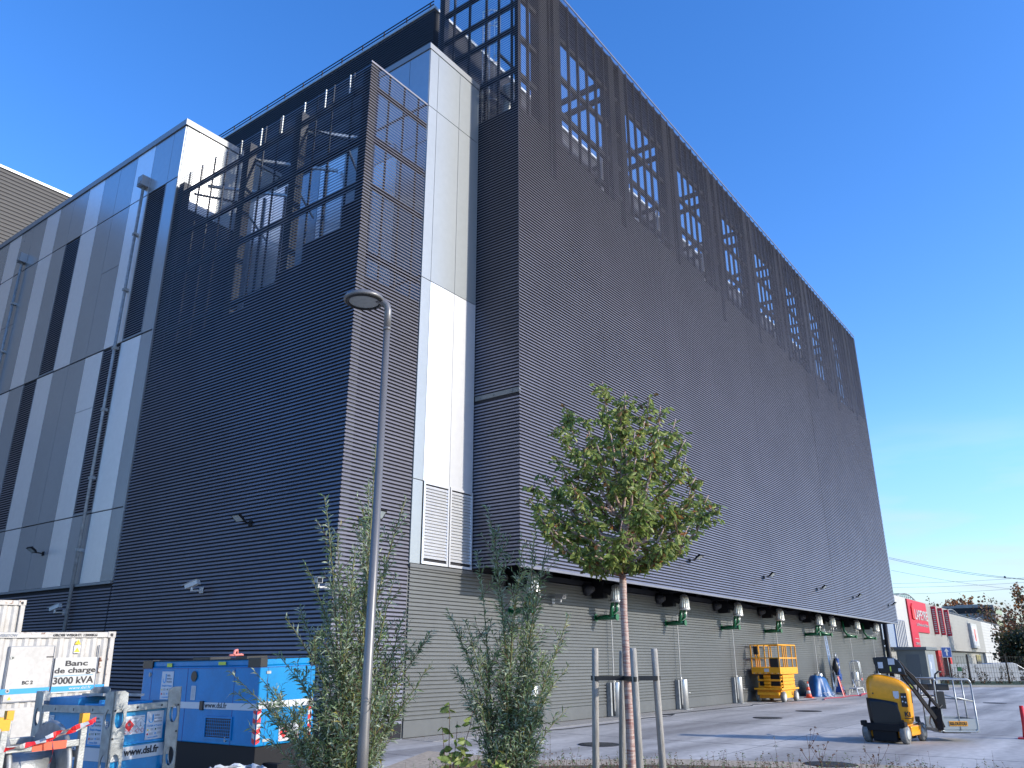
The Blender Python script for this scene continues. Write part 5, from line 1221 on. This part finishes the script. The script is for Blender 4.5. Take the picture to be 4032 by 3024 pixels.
# kiosk
t = thing('substation_kiosk', 'grey green electrical kiosk with flat roof behind the lift basket', 'kiosk', (66, 11.88, 0))
m = MB(); m.box(0, 3.8, 0, 1.95, 0, 2.5); m.build('kiosk_wall', 'kiosk', t, .02); m = MB(); m.box(-.12, 3.92, -.12, 2.07, 2.5, 2.72); m.build('flat_roof', 'kdoor', t, .02)
m = MB(); m.box(-.02, 0, .45, 1.35, .2, 2.2); dr = m.build('door', 'kdoor', t, .005); m = MB(); m.box(-.06, -.02, .55, .6, .7, .85); m.build('handle', 'galv', dr)
m = MB(); m.box(.6, 1.6, -.02, 0, .2, 2.2); m.box(1.65, 2.7, -.02, 0, .2, 2.2); m.build('vent_door', 'bluegrey', t, .005); m = MB(); m.box(1.1, 1.4, -.025, -.02, 1.2, 1.7); m.build('warning_label', 'paper', t)
# direction sign
p = at(3727, 2568, 63)
t = thing('direction_sign', 'blue square road sign with white up arrow beside the red entrance', 'sign', (p.x, p.y, 0), HEAD-PI/2)
m = MB(); m.cyl((0, .05, 0), (0, .05, p.z+.3), .035, n=8); m.build('post', 'galvd', t); m = MB(); m.box(-.37, .37, -.0, .02, p.z-.37, p.z+.37); pl = m.build('sign_plate', 'paper', t); m = MB(); m.box(-.34, .34, -.008, .0, p.z-.34, p.z+.34); m.build('sign_face', 'bluel', pl)
m = MB(); m.box(-.05, .05, -.015, -.009, p.z-.25, p.z+.1); m.prism([(-.17, p.z+.05), (.17, p.z+.05), (0, p.z+.28)], -.015, -.009); m.build('arrow', 'white', pl)
# fence of welded mesh along the verge
t = thing('mesh_fence', 'tall green wire mesh fence with dark posts along the far verge', 'fence', tuple(LD(0, 64.5)), HEAD-PI/2)
la, lb = 29.2, 48
x = la; k = 0
while x <= lb:
    m = MB(); m.box(x-.05, x+.05, -.04, .04, .1, 2.25); m.build('post', 'blackm', t); x += 2.95
m = MB(); x = la
while x < lb: m.box(x-.006, x+.006, -.006, .006, .15, 2.1); x += .2
for z in (.2, .55, .9, 1.25, 1.6, 2.05): m.box(la, lb, -.008, .008, z-.008, z+.008)
m.build('wire_mesh', 'iron', t)
t = thing('hoarding', 'low white boundary hoarding behind the mesh fence', 'hoarding', tuple(LD(0, 74)), HEAD-PI/2)
m = MB(); x = 40.2
while x < 44.6: m.box(x, x+.72, 0, .06, 0, 1.5); x += .74
m.build('white_panel', 'white', t); m = MB(); m.box(38.2, 39.6, -1, -.95, .3, 1.5); bd = m.build('notice_board', 'white', t); m = MB(); m.box(38.7, 39.1, -1.01, -1.002, .9, 1.25); m.build('green_mark', 'green', bd); m = MB(); m.box(38.0, 38.12, -1.05, -.9, 0, 1.6); m.box(38.1, 39.8, -1.05, -.98, .2, .3); m.build('board_post', 'blackm', t)
# parked white van nose at the right
p = at(3990, 2660, 78)
t = thing('parked_van', 'white van with sloping windscreen parked at the right edge behind the fence', 'van', (p.x, p.y, 0), HEAD-PI/2)
m = MB(); m.prism([(-2.6, .35), (-2.6, 1.35), (-2.2, 1.55), (-.3, 1.6), (.0, 1.5), (.9, .95), (1.7, .85), (1.85, .6), (1.85, .35)], -.85, .85); m.build('body', 'white', t, .08)
m = MB(); m.prism([(-.85, .95), (-.85, 1.4), (-.35, 1.48), (0, 1.38), (.72, .93)], -.88, -.85); m.add([(.02, -.75, 1.49), (.88, -.8, .98), (.88, .8, .98), (.02, .75, 1.49)], [(0, 1, 2, 3)]); m.v = m.v[:-4]+[(x+.03, y, z+.03) for x, y, z in m.v[-4:]]; m.build('window', 'glass', t)
for xx in (-1.9, 1.2):
    m = MB(); m.lathe([(.3, -.9), (.32, -.88), (.32, -.7), (.3, -.68)], (xx, 0, .33), 20, 0, 'y'); wh = m.build('wheel', 'black', t); m = MB(); m.lathe([(.19, -.905), (.17, -.9)], (xx, 0, .33), 16, 0, 'y'); m.build('rim', 'sgrey', wh)
# office block
t = thing('office_block', 'distant flat roofed concrete office block rising behind the store', 'building', (205, 28.5, 0))
p0_ = 0; m = MB(); m.box(0, 14, -6.5, 3.6, 0, 13.2); m.box(2, 9, -4, 1, 13.2, 13.5); m.build('wall', 'block', t); m = MB()
for z in (3, 6, 9, 11.5): m.box(-.05, 0, -6.2, 3.3, z, z+1.2); m.box(.4, 13.5, -6.55, -6.5, z, z+1.2)
m.build('window', 'glass', t)
# far trees
def far_tree(x, y, h, r_, mats, label, seed, dens=900, bare=False):
    ls = max(1, math.hypot(x, y)/85)
    rnd = random.Random(seed); t = thing('autumn_tree' if not bare else 'bare_tree', label, 'tree', (x, y, 0), 0, 'trees beyond the store')
    st = MB(); lf = MB(); tips = []
    st.tube([(0, 0, 0), (.1, 0, h*.3), (0, .1, h*.6)], [.04*h*.6, .03*h*.6, .018*h*.6], 8)
    for k in range(26):
        a = rnd.uniform(0, 2*PI); z = rnd.uniform(.3, 1)*h; rr = r_*math.sqrt(max(.05, 1-((z/h-.6)/.45)**2))*rnd.uniform(.5, 1)
        q = Vector((rr*math.cos(a), rr*math.sin(a), z)); s0 = Vector((0, 0, max(.15*h, z*.55))); c_ = curve(s0, q, Vector((0, 0, -.05*h)), 6, rnd, .12); tips.append(c_); st.tube(c_, [.05-.007*i for i in range(7)], 4)
        for j in range(5):
            i = rnd.randint(2, 6); q2 = c_[i]+Vector((rnd.uniform(-1, 1), rnd.uniform(-1, 1), rnd.uniform(.1, 1.3)))*h*.09; st.tube([c_[i], q2], [.02, .008], 3, 0, False); tips.append([c_[i], q2])
    for k in range(dens):
        c_ = rnd.choice(tips); i = rnd.randint(0, len(c_)-2); q = c_[i].lerp(c_[i+1], rnd.random())+Vector((rnd.gauss(0, .3), rnd.gauss(0, .3), rnd.gauss(0, .3)))
        s_ = rnd.uniform(.14, .3)*ls; leaf2(lf, q, Vector((rnd.uniform(-1, 1), rnd.uniform(-1, 1), rnd.uniform(-1, .6))), s_, s_*.8, rnd, rnd.choice(mats))
    st.build('trunk', 'twig', t); lf.build('crown', LA, t)
def ft(px, ptop, D, r_, mats, label, seed, dens=900, bare=False):
    p = at(px, ptop, D); far_tree(p.x, p.y, p.z, r_, mats, label, seed, dens, bare)
ft(3755, 2372, 190, 3.6, [0, 0, 1], 'orange autumn tree above the store roof, leftmost of the row', 1, 2600)
ft(3805, 2368, 185, 3.0, [0, 0, 1, 2], 'orange autumn tree above the store roof, just left of the office block', 2, 2600)
ft(3680, 2372, 200, 2.2, [1, 2], 'small brown tree just showing over the store roof railing', 9, 700)
ft(3880, 2362, 175, 4, [1, 2], 'thinly leaved brown tree in front of the office block', 3, 500, True)
ft(3925, 2375, 165, 4, [1, 1, 2], 'thin reddish tree right of the office block', 4, 700, True)
ft(3975, 2400, 120, 3.6, [1, 2, 2], 'bare twiggy tree at the end of the store', 5, 500, True)
ft(4035, 2330, 105, 3.6, [0, 1, 2], 'large orange brown tree at the right edge', 6, 2200)
ft(4000, 2430, 98, 3.2, [2, 2, 3, 1], 'olive brown tree behind the dark hedge, right edge', 7, 2200)
ft(3985, 2505, 86, 1.8, [3, 3, 3, 2], 'dark green bushy tree low at the right, left one', 12, 3200)
ft(4022, 2495, 84, 2.4, [3, 3, 3, 2], 'dark green bushy tree low at the right, right one', 8, 4200)
ft(4075, 2480, 84, 2.6, [3, 3, 2], 'dark green bushy tree cut by the right edge', 14, 3200)
# vines and weeds on the far fence
m = MB(); rnd = random.Random(9)
for k in range(120):
    lt = rnd.uniform(31, 46); p = LD(lt, 64.2+rnd.uniform(-.4, .8), .12); h_ = rnd.uniform(.3, 1.6)*(.5+.5*abs(math.sin(lt*1.7)))
    q = p+Vector((rnd.uniform(-.3, .3), rnd.uniform(-.3, .3), h_)); m.tube([p, (p+q)/2+Vector((rnd.uniform(-.1, .1), 0, 0)), q], .012, 3, 4, False)
    for j in range(14): leaf(m, p.lerp(q, rnd.random()), Vector((rnd.uniform(-1, 1), rnd.uniform(-1, 1), rnd.uniform(-.5, 1))), .13, .08, rnd, rnd.choice([0, 1, 3, 3]))
tag(m.build('verge_weeds', [LA[2], LA[1], LA[0], LA[3], M['twig']]), 'tangled weeds growing through the far mesh fence', 'weeds', kind='stuff')
# overhead power lines
LN = [((3500, 2195), (4080, 2285), 14, 'highest power line, sloping down to the right'), ((3500, 2200), (4080, 2286), 18, 'power line just under the highest one'), ((3510, 2246), (4080, 2330), 10, 'thin power line crossing the middle of the bundle'),
      ((3515, 2298), (4080, 2272), 5, 'power line rising gently to the right, upper one'), ((3515, 2313), (4080, 2290), 6, 'power line rising gently to the right, second one'), ((3525, 2340), (4080, 2312), 5, 'lowest power line just above the store roof')]
for i, (a, b_, sag, lb) in enumerate(LN):
    A_, B_ = at(*a, 260), at(*b_, 240); m = MB(); m.tube([A_.lerp(B_, k/16)-Vector((0, 0, sag*.06*math.sin(PI*k/16))) for k in range(17)], .035 if i > 1 else .05, 4)
    if i == 0:
        q = A_.lerp(B_, .8)-Vector((0, 0, sag*.035)); m.lathe([(.05, -.35), (.3, -.2), (.35, 0), (.3, .2), (.05, .35)], tuple(q), 10)
    tag(m.build('power_line', 'wire'), lb, 'power line', 'overhead power lines')
